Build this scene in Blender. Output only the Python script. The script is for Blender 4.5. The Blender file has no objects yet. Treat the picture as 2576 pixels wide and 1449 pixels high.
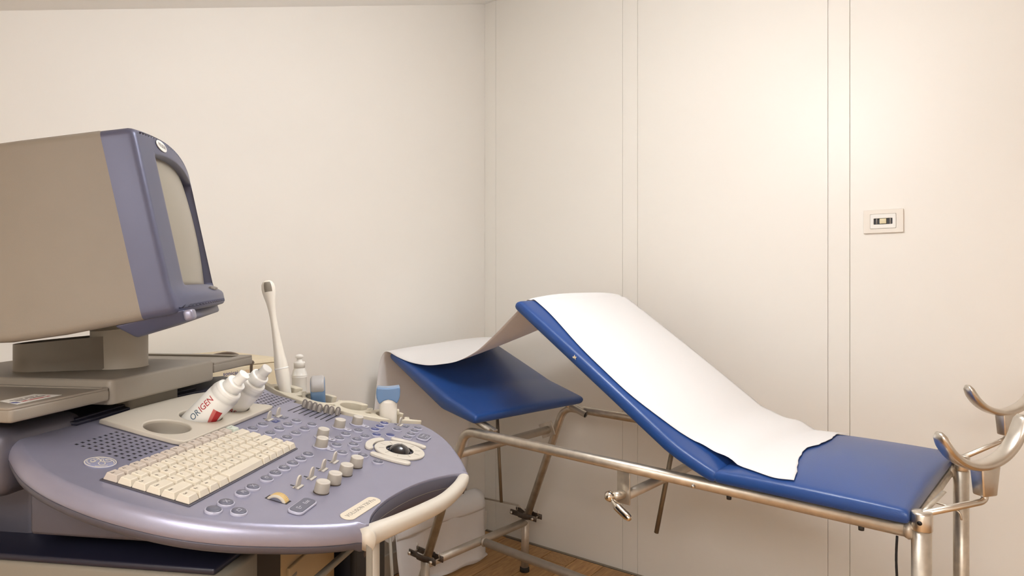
import bpy, bmesh, math, random
import numpy as np
from mathutils import Vector, Matrix
from mathutils.geometry import tessellate_polygon
from mathutils.bvhtree import BVHTree
random.seed(7)
R = math.radians
SC = bpy.context.scene
COL = SC.collection

# ------------------------------------------------------------------ camera, light, exposure
YAW = R(36.75)          # the camera looks 36.75 degrees to the left of the right wall's normal
EYE = 1.30
cd = bpy.data.cameras.new('camera'); cam = bpy.data.objects.new('camera', cd); COL.objects.link(cam)
cam.location = (0, 0, EYE); cam.rotation_euler = (R(90), 0, YAW)
cd.sensor_width = 36.0; cd.lens = 36.0 * 1600 / 2576; cd.shift_y = -11.5 / 2576; cd.clip_start = .02
SC.camera = cam
w = bpy.data.worlds.new('world'); SC.world = w; w.use_nodes = True
w.node_tree.nodes['Background'].inputs[0].default_value = (.9, .85, .78, 1)
w.node_tree.nodes['Background'].inputs[1].default_value = .2
LAMP = (-.62, 1.24, 2.13)     # white globe under the sloping ceiling, above the couch
GLOBE = 37.5                  # its radiance
REAR_FILL = 14.0                    # radiance of the added fill panel behind the camera
SC.view_settings.view_transform = 'Standard'; SC.view_settings.look = 'None'
SC.view_settings.gamma = 1; SC.view_settings.use_curve_mapping = False
SC.view_settings.exposure = 0.04

# ------------------------------------------------------------------ materials
def lin(h):
    c = [int(h[i:i+2], 16) / 255 for i in (0, 2, 4)]
    return tuple(x / 12.92 if x <= .04045 else ((x + .055) / 1.055) ** 2.4 for x in c) + (1,)
def mat(name, hexc, rough=.5, metal=0., bump=0., bscale=200., coat=0., trans=0., var=0., vscale=6., aniso=0., stretch=None, emit=0., spec=.5):
    m = bpy.data.materials.new(name); m.use_nodes = True
    nt = m.node_tree; b = nt.nodes['Principled BSDF']
    b.inputs['Base Color'].default_value = lin(hexc)
    b.inputs['Roughness'].default_value = rough
    b.inputs['Metallic'].default_value = metal
    b.inputs['Coat Weight'].default_value = coat
    b.inputs['Coat Roughness'].default_value = .15
    b.inputs['Specular IOR Level'].default_value = spec
    if trans: b.inputs['Transmission Weight'].default_value = trans
    if emit:
        b.inputs['Emission Color'].default_value = lin(hexc); b.inputs['Emission Strength'].default_value = emit
    tc = nt.nodes.new('ShaderNodeTexCoord')
    src = tc.outputs['Object']
    if stretch:
        mp = nt.nodes.new('ShaderNodeMapping'); mp.inputs['Scale'].default_value = stretch
        nt.links.new(src, mp.inputs[0]); src = mp.outputs[0]
    if bump:
        n = nt.nodes.new('ShaderNodeTexNoise'); n.inputs['Scale'].default_value = bscale; n.inputs['Detail'].default_value = 3
        nt.links.new(src, n.inputs['Vector'])
        bp = nt.nodes.new('ShaderNodeBump'); bp.inputs['Strength'].default_value = bump; bp.inputs['Distance'].default_value = .001
        nt.links.new(n.outputs['Fac'], bp.inputs['Height']); nt.links.new(bp.outputs[0], b.inputs['Normal'])
    if var:
        n2 = nt.nodes.new('ShaderNodeTexNoise'); n2.inputs['Scale'].default_value = vscale; n2.inputs['Detail'].default_value = 4
        nt.links.new(src, n2.inputs['Vector'])
        h = nt.nodes.new('ShaderNodeHueSaturation'); h.inputs['Color'].default_value = lin(hexc)
        mr = nt.nodes.new('ShaderNodeMapRange'); mr.inputs['From Min'].default_value = .3; mr.inputs['From Max'].default_value = .7
        mr.inputs['To Min'].default_value = 1 - var; mr.inputs['To Max'].default_value = 1 + var
        nt.links.new(n2.outputs['Fac'], mr.inputs[0]); nt.links.new(mr.outputs[0], h.inputs['Value'])
        nt.links.new(h.outputs[0], b.inputs['Base Color'])
    return m
M = {}
M['wall'] = mat('wall_paint', 'F3EFE8', .55, bump=.12, bscale=90, var=.006, vscale=1.5)
M['ceil'] = mat('ceiling_paint', 'FAF8F4', .7, bump=.1, bscale=120)
M['panel'] = mat('wall_panel', 'F3EFE7', .42, bump=.05, bscale=60, var=.006, vscale=1.2)
M['gap'] = mat('joint_dark', 'B9AC9A', .8, var=.03)
M['lilac'] = mat('lilac_paint', '9695A8', .37, metal=.5, bump=.10, bscale=1400, var=.02, vscale=30)
M['lilacd'] = mat('lilac_shaded', '57555F', .42, metal=.4, bump=.10, bscale=1400, var=.02, vscale=30)  # the lilac paint darkened to carry the shade below the desk
M['blue'] = mat('monitor_blue', '5A5C72', .42, metal=.3, bump=.10, bscale=1200, var=.02, vscale=20)
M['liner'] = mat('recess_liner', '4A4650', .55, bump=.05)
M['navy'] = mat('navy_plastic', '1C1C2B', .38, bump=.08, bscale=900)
M['black'] = mat('black_plastic', '0E0E12', .5, bump=.05)
M['grey'] = mat('warm_grey_plastic', '8B8276', .5, bump=.18, bscale=1300, var=.02, vscale=14)
M['greyl'] = mat('light_grey_plastic', 'BFB6A7', .5, bump=.12, bscale=1300, var=.015, vscale=14)
M['greyd'] = mat('dark_grey_plastic', '7E7669', .55, bump=.15, bscale=1300)
M['cream'] = mat('cream_plastic', 'C8C1B5', .42, bump=.08, bscale=1200, var=.012, vscale=18)
M['creamd'] = mat('holder_cream', 'C6BDA9', .48, bump=.10, bscale=1200, var=.02, vscale=18)
M['beige'] = mat('beige_casing', 'E2D3B4', .5, bump=.1, bscale=900, var=.012, vscale=12)
M['key'] = mat('key_cream', 'D2C8B6', .42, bump=.06, bscale=2000)
M['keyg'] = mat('key_grey', 'BDB1A5', .45, bump=.06, bscale=2000)
M['ink'] = mat('ink', '4A4038', .7, var=.05)
M['inkl'] = mat('ink_light', 'B3B1BC', .6, var=.05)
M['btn'] = mat('button_top', '5E5F6E', .32, bump=.04, bscale=900)
M['btnb'] = mat('button_blue', '3A4274', .3, bump=.04, bscale=900)
M['btnr'] = mat('button_ring', 'AEADBD', .25, bump=.03, bscale=900, coat=.3)
M['knob'] = mat('knob_cap', 'C0B9AF', .45, bump=.08, bscale=1500)
M['knobs'] = mat('knob_side', 'A19A90', .5, bump=.10, bscale=1500)
M['fader'] = mat('fader_cap', '87807A', .38, metal=.15, bump=.05)
M['tan'] = mat('wheel_tan', 'CCAE74', .55, bump=.2, bscale=500)
M['emblem'] = mat('emblem_blue', '8B8DA6', .3, bump=.02, coat=.4)
M['printer'] = mat('printer_casing', 'A98F69', .55, bump=.1, bscale=900)
M['bay'] = mat('bay_shade', '2E261E', .7, bump=.05)
M['ball'] = mat('trackball_black', '16151A', .12, coat=.8, var=.1)
M['steel'] = mat('steel_tube', 'CBC2B4', .36, metal=.78, bump=.07, bscale=60, var=.12, vscale=40, stretch=(1, 1, 1))
M['steelr'] = mat('leg_tube', 'C2B8AA', .46, metal=.6, bump=.10, bscale=120, var=.05, vscale=40)
M['alu'] = mat('polished_aluminium', 'D9D2C8', .3, metal=1., bump=.05, bscale=60, var=.06, vscale=30)
M['chrome'] = mat('chrome', 'E6DFD3', .07, metal=1., var=.02)
M['clamp'] = mat('clamp_steel', '5C5148', .5, metal=.6, bump=.2, bscale=300, var=.15, vscale=80)
M['rod'] = mat('threaded_rod', '8C8070', .4, metal=.85, bump=.6, bscale=500, stretch=(.2, .2, 3))
M['vinyl'] = mat('blue_vinyl', '22498B', .36, bump=.25, bscale=420, var=.03, vscale=5, coat=.12)
M['white'] = mat('white_plastic', 'F2F0EA', .35, bump=.03, coat=.15)
M['frost'] = mat('frosted_cap', 'F4F1EC', .3, trans=.35, bump=.03)
M['probe'] = mat('probe_cream', 'E4DED2', .34, bump=.05, bscale=900)
M['pblue'] = mat('probe_blue', '6A89AE', .3, bump=.04, coat=.25, var=.02)
M['plens'] = mat('probe_lens', 'A9A6A4', .4, bump=.06, bscale=300)
M['red'] = mat('label_red', 'B52F33', .5, var=.02)
M['redl'] = mat('label_red_pale', 'D0726C', .5, var=.02)
M['slate'] = mat('label_slate', '4C6579', .5, var=.02)
M['dblue'] = mat('print_blue', '24357E', .5, var=.02)
M['orange'] = mat('print_orange', 'E0A878', .5, var=.02)
M['screen'] = mat('crt_glass', '8E8676', .3, bump=.02, spec=.35)
M['sock'] = mat('socket_black', '23262C', .4, bump=.05)
M['brassy'] = mat('socket_button', 'E2D6B0', .4, bump=.04)
M['rubber'] = mat('rubber', '2B2622', .7, bump=.2)
M['cable'] = mat('cable_brown', '77685A', .55, bump=.1)
M['skirt'] = mat('baseboard_paint', 'EFE8DD', .5, bump=.08)
M['lampw'] = mat('lamp_globe', 'F7FAFE', .4, emit=3.0)
M['fillp'] = mat('fill_panel', 'FBFAF8', .4, emit=3.0)
M['mint'] = mat('mint_print', 'C2C8BB', .5, var=.02)
# paper lets a little light through
pm = bpy.data.materials.new('couch_paper'); pm.use_nodes = True; nt = pm.node_tree
pb = nt.nodes['Principled BSDF']; pb.inputs['Base Color'].default_value = lin('FEFCFC'); pb.inputs['Roughness'].default_value = .85
ptl = nt.nodes.new('ShaderNodeBsdfTranslucent'); ptl.inputs[0].default_value = lin('F0E6DA')
pmx = nt.nodes.new('ShaderNodeMixShader'); pmx.inputs[0].default_value = .12
nt.links.new(pb.outputs[0], pmx.inputs[1]); nt.links.new(ptl.outputs[0], pmx.inputs[2])
nt.links.new(pmx.outputs[0], nt.nodes['Material Output'].inputs[0])
ptc = nt.nodes.new('ShaderNodeTexCoord'); pn = nt.nodes.new('ShaderNodeTexNoise'); pn.inputs['Scale'].default_value = 350
pbp = nt.nodes.new('ShaderNodeBump'); pbp.inputs['Strength'].default_value = .12; pbp.inputs['Distance'].default_value = .001
nt.links.new(ptc.outputs['Object'], pn.inputs[0]); nt.links.new(pn.outputs['Fac'], pbp.inputs['Height']); nt.links.new(pbp.outputs[0], pb.inputs['Normal'])
M['paper'] = pm
# oak floor boards
fm = bpy.data.materials.new('oak_board'); fm.use_nodes = True; nt = fm.node_tree; fb = nt.nodes['Principled BSDF']
fb.inputs['Roughness'].default_value = .42
ftc = nt.nodes.new('ShaderNodeTexCoord'); foi = nt.nodes.new('ShaderNodeObjectInfo')
fmp = nt.nodes.new('ShaderNodeMapping'); fmp.inputs['Scale'].default_value = (14, 1.1, 6)
fadd = nt.nodes.new('ShaderNodeVectorMath'); fadd.operation = 'ADD'
nt.links.new(ftc.outputs['Object'], fadd.inputs[0]); nt.links.new(foi.outputs['Random'], fadd.inputs[1])
nt.links.new(fadd.outputs[0], fmp.inputs[0])
fn = nt.nodes.new('ShaderNodeTexNoise'); fn.inputs['Scale'].default_value = 7; fn.inputs['Detail'].default_value = 6; fn.inputs['Distortion'].default_value = .8
nt.links.new(fmp.outputs[0], fn.inputs[0])
frp = nt.nodes.new('ShaderNodeValToRGB'); frp.color_ramp.elements[0].position = .3; frp.color_ramp.elements[1].position = .72
frp.color_ramp.elements[0].color = lin('A97B4B'); frp.color_ramp.elements[1].color = lin('CDA068')
nt.links.new(fn.outputs['Fac'], frp.inputs[0])
fh = nt.nodes.new('ShaderNodeHueSaturation'); fmr = nt.nodes.new('ShaderNodeMapRange')
fmr.inputs['To Min'].default_value = .86; fmr.inputs['To Max'].default_value = 1.1
nt.links.new(foi.outputs['Random'], fmr.inputs[0]); nt.links.new(fmr.outputs[0], fh.inputs['Value']); nt.links.new(frp.outputs[0], fh.inputs['Color'])
nt.links.new(fh.outputs[0], fb.inputs['Base Color'])
M['oak'] = fm

# ------------------------------------------------------------------ helpers
class MB:
    """collects pieces of one mesh"""
    def __init__(self): self.v = []; self.f = []; self.mi = []; self.sm = []
    def add(self, verts, faces, mi=0, smooth=True, mtx=None):
        o = len(self.v)
        self.v += [tuple(mtx @ Vector(p)) if mtx is not None else tuple(p) for p in verts]
        self.f += [tuple(i + o for i in q) for q in faces]
        self.mi += [mi] * len(faces); self.sm += [smooth] * len(faces)
        return self
    def mesh(self, name, mats):
        me = bpy.data.meshes.new(name); me.from_pydata(self.v, [], self.f)
        for m in (mats if isinstance(mats, (list, tuple)) else [mats]): me.materials.append(M[m])
        me.polygons.foreach_set('material_index', self.mi)
        me.polygons.foreach_set('use_smooth', self.sm)
        me.update()
        bm = bmesh.new(); bm.from_mesh(me); bmesh.ops.recalc_face_normals(bm, faces=bm.faces); bm.to_mesh(me); bm.free()
        return me
def link(name, me, parent=None, mtx=None):
    o = bpy.data.objects.new(name, me); COL.objects.link(o)
    if parent is not None: o.parent = parent
    if mtx is not None: o.matrix_local = mtx
    return o
def part(name, mb, mats, parent=None, mtx=None): return link(name, mb.mesh(name, mats), parent, mtx)
def tag(o, label, cat, group=None):
    o['label'] = label; o['category'] = cat
    if group: o['group'] = group
    return o
def struct(o): o['kind'] = 'structure'; return o
def empty(name, loc, rz=0):
    o = bpy.data.objects.new(name, None); COL.objects.link(o); o.empty_display_size = .1
    o.location = loc; o.rotation_euler = (0, 0, rz); return o
def Tm(x, y, z): return Matrix.Translation((x, y, z))
def Rm(a, ax): return Matrix.Rotation(a, 4, ax)

def box(x0, x1, y0, y1, z0, z1, bev=0., seg=2):
    bm = bmesh.new(); bmesh.ops.create_cube(bm, size=1)
    for v in bm.verts:
        v.co = ((x0 + x1) / 2 + v.co.x * (x1 - x0), (y0 + y1) / 2 + v.co.y * (y1 - y0), (z0 + z1) / 2 + v.co.z * (z1 - z0))
    if bev: bmesh.ops.bevel(bm, geom=list(bm.edges), offset=bev, segments=seg, profile=.5, affect='EDGES')
    bm.verts.ensure_lookup_table(); bm.verts.index_update()
    r = [tuple(v.co) for v in bm.verts], [tuple(v.index for v in f.verts) for f in bm.faces]
    bm.free(); return r
def hexa(pts, bev=0., seg=2):
    """eight corners: bottom four then top four, same order"""
    bm = bmesh.new(); vs = [bm.verts.new(p) for p in pts]
    for q in ((3, 2, 1, 0), (4, 5, 6, 7), (0, 1, 5, 4), (1, 2, 6, 5), (2, 3, 7, 6), (3, 0, 4, 7)): bm.faces.new([vs[i] for i in q])
    if bev: bmesh.ops.bevel(bm, geom=list(bm.edges), offset=bev, segments=seg, profile=.5, affect='EDGES')
    bm.verts.ensure_lookup_table(); bm.verts.index_update()
    r = [tuple(v.co) for v in bm.verts], [tuple(v.index for v in f.verts) for f in bm.faces]
    bm.free(); return r
def lathe(prof, seg=32, close_top=True, close_bot=True):
    v = []; f = []
    for r, z in prof:
        for i in range(seg):
            a = 2 * math.pi * i / seg; v.append((r * math.cos(a), r * math.sin(a), z))
    for k in range(len(prof) - 1):
        for i in range(seg):
            j = (i + 1) % seg; f.append((k * seg + i, k * seg + j, (k + 1) * seg + j, (k + 1) * seg + i))
    if close_bot: f.append(tuple(range(seg - 1, -1, -1)))
    if close_top: f.append(tuple((len(prof) - 1) * seg + i for i in range(seg)))
    return v, f
def loft(secs, seg=32):
    """sections (x, y, z, rx, ry, power): superellipse rings, closed at both ends"""
    v = []; f = []
    for cx, cy, z, rx, ry, p in secs:
        for i in range(seg):
            a = 2 * math.pi * i / seg; c, s = math.cos(a), math.sin(a)
            v.append((cx + rx * math.copysign(abs(c) ** (2 / p), c), cy + ry * math.copysign(abs(s) ** (2 / p), s), z))
    n = len(secs)
    for k in range(n - 1):
        for i in range(seg):
            j = (i + 1) % seg; f.append((k * seg + i, k * seg + j, (k + 1) * seg + j, (k + 1) * seg + i))
    f.append(tuple(range(seg - 1, -1, -1))); f.append(tuple((n - 1) * seg + i for i in range(seg)))
    return v, f
def spline(pts, n=6, closed=False):
    """Catmull-Rom samples through the points"""
    P = [np.array(p, float) for p in pts]; out = []; m = len(P)
    rng = range(m if closed else m - 1)
    for i in rng:
        p1, p2 = P[i], P[(i + 1) % m]
        p0 = P[i - 1] if (closed or i > 0) else 2 * p1 - p2
        p3 = P[(i + 2) % m] if (closed or i + 2 < m) else 2 * p2 - p1
        for k in range(n):
            t = k / n
            out.append(.5 * ((2 * p1) + (-p0 + p2) * t + (2 * p0 - 5 * p1 + 4 * p2 - p3) * t * t + (-p0 + 3 * p1 - 3 * p2 + p3) * t ** 3))
    if not closed: out.append(P[-1])
    return [tuple(p) for p in out]
def sweep(pts, ra, rb=None, seg=14, up=(0, 0, 1), caps=True, scale=None, power=2.):
    """tube (or oval: ra across, rb along 'up') along a polyline"""
    rb = ra if rb is None else rb
    P = [np.array(p, float) for p in pts]; n = len(P); v = []; f = []
    up = np.array(up, float)
    for i in range(n):
        t = P[min(i + 1, n - 1)] - P[max(i - 1, 0)]; t /= np.linalg.norm(t) + 1e-12
        s = np.cross(t, up)
        if np.linalg.norm(s) < 1e-4: s = np.cross(t, (1, 0, 0))
        s /= np.linalg.norm(s); u2 = np.cross(s, t)
        k = scale[i] if scale else 1
        for j in range(seg):
            a = 2 * math.pi * j / seg; c, sn = math.cos(a), math.sin(a)
            c = math.copysign(abs(c) ** (2 / power), c); sn = math.copysign(abs(sn) ** (2 / power), sn)
            v.append(tuple(P[i] + k * (s * ra * c + u2 * rb * sn)))
    for i in range(n - 1):
        for j in range(seg):
            j2 = (j + 1) % seg; f.append((i * seg + j, i * seg + j2, (i + 1) * seg + j2, (i + 1) * seg + j))
    if caps: f.append(tuple(range(seg - 1, -1, -1))); f.append(tuple((n - 1) * seg + j for j in range(seg)))
    return v, f
def bend(pts, r, n=6):
    """polyline with its corners rounded by radius r"""
    P = [Vector(p) for p in pts]; out = [tuple(P[0])]
    for i in range(1, len(P) - 1):
        a = (P[i - 1] - P[i]).normalized(); b = (P[i + 1] - P[i]).normalized()
        ang = a.angle(b); d = min(r / max(math.tan(ang / 2), .05), (P[i - 1] - P[i]).length * .49, (P[i + 1] - P[i]).length * .49)
        A, B = P[i] + a * d, P[i] + b * d
        for k in range(n + 1):
            t = k / n; out.append(tuple(A * (1 - t) ** 2 + P[i] * 2 * t * (1 - t) + B * t * t))
    out.append(tuple(P[-1])); return out
def from_curve(cu):
    o = bpy.data.objects.new('tmp', cu); COL.objects.link(o)
    dg = bpy.context.evaluated_depsgraph_get(); dg.update()
    me = bpy.data.meshes.new_from_object(o.evaluated_get(dg))
    r = [tuple(v.co) for v in me.vertices], [tuple(p.vertices) for p in me.polygons]
    bpy.data.objects.remove(o); bpy.data.meshes.remove(me); bpy.data.curves.remove(cu)
    return r
def extrude(loops, z0, z1, bev=0., res=2):
    """flat outline (with holes) given thickness; bevelled edges"""
    cu = bpy.data.curves.new('tmp', 'CURVE'); cu.dimensions = '2D'; cu.fill_mode = 'BOTH'
    for lp in loops:
        s = cu.splines.new('POLY'); s.points.add(len(lp) - 1); s.use_cyclic_u = True
        for p, q in zip(s.points, lp): p.co = (q[0], q[1], 0, 1)
    cu.extrude = (z1 - z0) / 2 - bev; cu.bevel_depth = bev; cu.bevel_resolution = res; cu.offset = -bev
    v, f = from_curve(cu); c = (z0 + z1) / 2
    return [(x, y, z + c) for x, y, z in v], f
def text(s, size, depth=.0002, align='CENTER', sx=1., res=2, shear=0.):
    cu = bpy.data.curves.new('tmp', 'FONT'); cu.body = s; cu.size = size; cu.align_x = align; cu.align_y = 'CENTER'
    cu.extrude = depth / 2; cu.resolution_u = res; cu.shear = shear
    v, f = from_curve(cu)
    return [(x * sx, y, z) for x, y, z in v], f
def rrect(x0, x1, y0, y1, r, n=5):
    o = []
    for cx, cy, a0 in ((x1 - r, y1 - r, 0), (x0 + r, y1 - r, 90), (x0 + r, y0 + r, 180), (x1 - r, y0 + r, 270)):
        for k in range(n + 1):
            a = R(a0 + 90 * k / n); o.append((cx + r * math.cos(a), cy + r * math.sin(a)))
    return o
def circle(cx, cy, r, n=32): return [(cx + r * math.cos(2 * math.pi * k / n), cy + r * math.sin(2 * math.pi * k / n)) for k in range(n)]
def ribbon(pts, wd, z, th=.0003):
    """flat stroke along a 2-D polyline"""
    P = [np.array(p, float) for p in pts]; v = []; f = []; n = len(P)
    for i in range(n):
        t = P[min(i + 1, n - 1)] - P[max(i - 1, 0)]; t /= np.linalg.norm(t) + 1e-12; s = np.array((-t[1], t[0])) * wd / 2
        for q, zz in ((P[i] + s, z), (P[i] - s, z), (P[i] - s, z - th), (P[i] + s, z - th)): v.append((q[0], q[1], zz))
    for i in range(n - 1):
        for j in range(4): f.append((i * 4 + j, i * 4 + (j + 1) % 4, i * 4 + 4 + (j + 1) % 4, i * 4 + 4 + j))
    f += [(3, 2, 1, 0), tuple((n - 1) * 4 + j for j in range(4))]
    return v, f

# ------------------------------------------------------------------ room
WY = 2.605; WX = -2.125          # right wall y = WY, left wall x = WX
SL = .36; ZT = 2.774             # sloping ceiling: height at the right wall and fall per metre
YF = .15                         # from here on the ceiling is level
XE, YS = 2.3, -1.7
def zc(y): return ZT - SL * (WY - max(y, YF))
mb = MB().add(*box(WX - .12, XE + .12, YS - .12, WY + .12, -.10, -.006))
floor = struct(part('floor', mb, 'gap'))
pl = MB().add(*box(-.0685, .0685, -.598, .598, -.006, .0045, .0012, 1), smooth=False).mesh('plank', 'oak')
nx = int((XE - WX) / .14) + 1; first = True
for i in range(nx):
    off = random.random() * 1.2
    for j in range(5):
        y0 = YS - .7 + off + j * 1.2; yc = y0 + .6
        if yc - .6 > WY - .05 or yc + .6 < YS: continue
        a, b = max(yc - .598, YS + .004), min(yc + .598, WY - .02)
        if b - a < .02: continue
        o = link('plank', pl, floor, Tm(WX + .018 + .07 + i * .14, (a + b) / 2, 0) @ Matrix.Diagonal((1, (b - a) / 1.196, 1, 1)))
# left wall follows the slope of the ceiling
v = []
for x in (WX - .1, WX): v += [(x, YS - .1, -.1), (x, WY + .1, -.1), (x, WY + .1, zc(WY + .1)), (x, YF, zc(YF)), (x, YS - .1, zc(YF))]
wl = struct(part('wall_left', MB().add(v, [(4, 3, 2, 1, 0), (5, 6, 7, 8, 9)] + [(i, (i + 1) % 5, 5 + (i + 1) % 5, 5 + i) for i in range(5)], smooth=False), 'wall'))
wr = struct(part('wall_right', MB().add(*box(WX - .1, XE + .1, WY + .006, WY + .1, -.1, ZT + .05), smooth=False), 'gap'))
J = [(WX, -2.051, 'strip'), (-2.051, -1.321, 'wall_panel'), (-1.321, -1.247, 'strip'), (-1.247, -.475, 'wall_panel'), (-.475, -.402, 'strip'),
     (-.402, .372, 'wall_panel'), (.372, .446, 'strip'), (.446, 1.22, 'wall_panel'), (1.22, 1.294, 'strip'), (1.294, 2.3, 'wall_panel')]
for x0, x1, nm in J:
    part(nm, MB().add(*box(x0 + .0007, x1 - .0007, WY, WY + .006, .0052, ZT + .02, .0006, 1), smooth=False), 'panel', wr)
struct(part('wall_rear', MB().add(*box(WX - .1, XE + .1, YS - .1, YS, -.1, 2.0), smooth=False), 'wall'))
v = []
for x in (XE, XE + .1): v += [(x, YS - .1, -.1), (x, WY + .1, -.1), (x, WY + .1, zc(WY + .1)), (x, YF, zc(YF)), (x, YS - .1, zc(YF))]
struct(part('wall_end', MB().add(v, [(4, 3, 2, 1, 0), (5, 6, 7, 8, 9)] + [(i, (i + 1) % 5, 5 + (i + 1) % 5, 5 + i) for i in range(5)], smooth=False), 'wall'))
v = []
for x in (WX - .1, XE + .1): v += [(x, YS - .1, zc(YF)), (x, YF, zc(YF)), (x, WY + .1, zc(WY + .1)), (x, WY + .1, zc(WY + .1) + .08), (x, YF, zc(YF) + .08), (x, YS - .1, zc(YF) + .08)]
struct(part('ceiling', MB().add(v, [(0, 1, 7, 6), (1, 2, 8, 7), (5, 4, 10, 11), (4, 3, 9, 10), (2, 3, 9, 8), (0, 5, 11, 6), (0, 1, 4, 5), (1, 2, 3, 4), (6, 7, 10, 11), (7, 8, 9, 10)], smooth=False), 'ceil'))
bbp = MB().add(*box(WX, WX + .016, YS, WY - .001, .005, .105, .003, 2), smooth=False)
struct(part('baseboard_left', bbp, 'skirt'))
# globe lamp under the sloping ceiling, then an added fill panel behind the camera
def globe(loc, r, m, label):
    t = tag(empty('lamp_or_fill', loc), label, 'lamp')
    part('globe', MB().add(*lathe([(max(r * math.cos(a), .0005), r * math.sin(a)) for a in np.linspace(-math.pi / 2, 1.2, 22)], 40)), m, t)
    part('fitting', MB().add(*lathe([(r * .38, r * .90), (r * .40, r * .96), (r * .40, zc(loc[1]) - loc[2] + .05)], 28)), 'white', t)
M['lampw'].node_tree.nodes['Principled BSDF'].inputs['Emission Strength'].default_value = GLOBE
M['fillp'].node_tree.nodes['Principled BSDF'].inputs['Emission Strength'].default_value = REAR_FILL
globe(LAMP, .14, 'lampw', 'white glass globe lamp above the blue couch')
t = tag(empty('lamp_or_fill', (.35, -.75, zc(0))), 'added flat white fill panel on the low ceiling behind the camera', 'lamp')
part('frame', MB().add(*extrude([rrect(-.74, .74, -.49, .49, .02), rrect(-.70, .70, -.45, .45, .01)], -.030, -.002, .004)), 'white', t)
part('diffuser', MB().add(*box(-.70, .70, -.45, .45, -.022, -.012), smooth=False), 'fillp', t)

# ------------------------------------------------------------------ wall plate
t = tag(empty('wall_plate', (-.2955, WY, 1.521)), 'cream wall plate with one narrow dark switch on the panelled right wall', 'switch')
part('plate', MB().add(*extrude([rrect(-.062, .062, -.0415, .0415, .003), rrect(-.040, .040, -.026, .026, .002)], 0, .009, .0015), mtx=Rm(R(90), 'X')), 'skirt', t)
part('insert', MB().add(*extrude([rrect(-.0395, .0395, -.0255, .0255, .002), rrect(-.029, .029, -.011, .0105, .002)], 0, .0105, .001), mtx=Rm(R(90), 'X')), 'white', t)
part('back_box', MB().add(*box(-.030, .030, -.0025, .0, -.012, .012), smooth=False), 'sock', t)
part('rocker', MB().add(*box(-.011, .010, -.0095, -.002, -.0085, .0095, .0015)), 'brassy', t)
for x in (-.020, .022): part('contact_rib', MB().add(*box(x - .002, x + .002, -.007, -.002, -.0105, .0105, .0005)), 'fader', t)

# ------------------------------------------------------------------ examination couch (local x to the foot end, y to the wall, z up)
cam2w = lambda x, y: (x * math.cos(YAW) - y * math.sin(YAW), x * math.sin(YAW) + y * math.cos(YAW))
bx, by = cam2w(.86826446, 1.34876033)
BED = empty('exam_couch', (bx, by, .0045), math.atan2(-.66891853, .74333572) + YAW)
tag(BED, 'blue vinyl examination couch with steel tube frame and leg rests', 'exam table')
B = lambda s, c, z: (-s, c, z - .0045)
CW = .585
# upper frame
for c in (0, CW):
    rail = bend([B(.02, c, .772), B(1.395, c, .772), B(1.60, c, .262)], .075, 8)
    part('side_rail', MB().add(*sweep(rail, .0165, seg=18, up=(0, 1, 0))), 'steel', BED)
    part('base_leg', MB().add(*sweep([B(1.612, c, .262), B(1.618, c, .02)], .0175, seg=18, up=(0, 1, 0))), 'steelr', BED)
    part('foot_cap', MB().add(*lathe([(.0175, .02), (.021, .018), (.022, .0), (.018, -.0)], 18), mtx=Tm(*B(1.618, c, .0045))), 'rubber', BED)
    # clamp of two bent plates with screws
    cl = MB()
    for q in (-1, 1):
        y = q * .019
        cl.add(*sweep([B(1.535, c + y, .262), B(1.578, c + y, .262), B(1.59, c + y * 1.35, .262), B(1.63, c + y * 1.35, .262), B(1.642, c + y, .262), B(1.685, c + y, .262)], .003, .012, 8, (0, 0, 1), power=6))
    o = part('clamp', cl, 'clamp', BED)
    for s in (1.548, 1.672):
        part('screw', MB().add(*sweep([B(s, c - .034, .263), B(s, c - .023, .263)], .0065, seg=8)).add(*sweep([B(s, c - .026, .263), B(s, c + .032, .263)], .003, seg=8)), 'alu', o)
        part('split_pin', MB().add(*sweep([B(s, c + .012, .262), B(s - .006, c + .008, .29)], .0012, seg=6)).add(*sweep([B(s, c + .014, .262), B(s + .007, c + .012, .288)], .0012, seg=6)), 'alu', o)
    # foot-end post with cap
    part('post', MB().add(*sweep([B(0, c, .02), B(0, c, .79)], .019, seg=24, up=(0, 1, 0))), 'steel', BED)
    part('foot_cap', MB().add(*lathe([(.019, .02), (.023, .018), (.024, .0)], 18), mtx=Tm(*B(0, c, .0045))), 'rubber', BED)
    pc = part('post_cap', MB().add(*lathe([(.0205, -.022), (.0212, -.02), (.0212, .012), (.019, .0165), (.008, .0175)], 28), mtx=Tm(*B(0, c, .80))), 'alu', BED)
    part('screw_hole', MB().add(*sweep([B(.0, c - .0215, .797), B(.0, c - .0205, .797)], .0048, seg=12)), 'black', BED)
    part('weld', MB().add(*lathe([(.017, -.008), (.0205, 0), (.017, .008)], 18), mtx=Tm(*B(.022, c, .772)) @ Rm(R(90), 'Y')), 'steelr', BED)
part('cross_tube', MB().add(*sweep([B(1.448, .012, .675), B(1.448, CW - .045, .675)], .0165, seg=18)), 'steelr', BED)
part('end_plate', MB().add(*box(-.036, .036, -.003, .003, -.03, .03, .001), mtx=Tm(*B(1.452, CW - .045, .675)) @ Rm(R(-22), 'Y')), 'steel', BED)
part('cross_tube', MB().add(*sweep([B(.735, .005, .683), B(.735, CW - .005, .683)], .015, seg=18)), 'steelr', BED)
for c in (.0, CW): part('bracket', MB().add(*box(-.021, .021, -.003, .003, -.05, .05, .001), mtx=Tm(*B(.735, c + (.003 if c == 0 else -.003), .712))), 'steel', BED)
part('cross_tube', MB().add(*sweep([B(.03, .01, .765), B(.03, CW - .01, .765)], .013, seg=16)), 'steel', BED)
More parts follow.
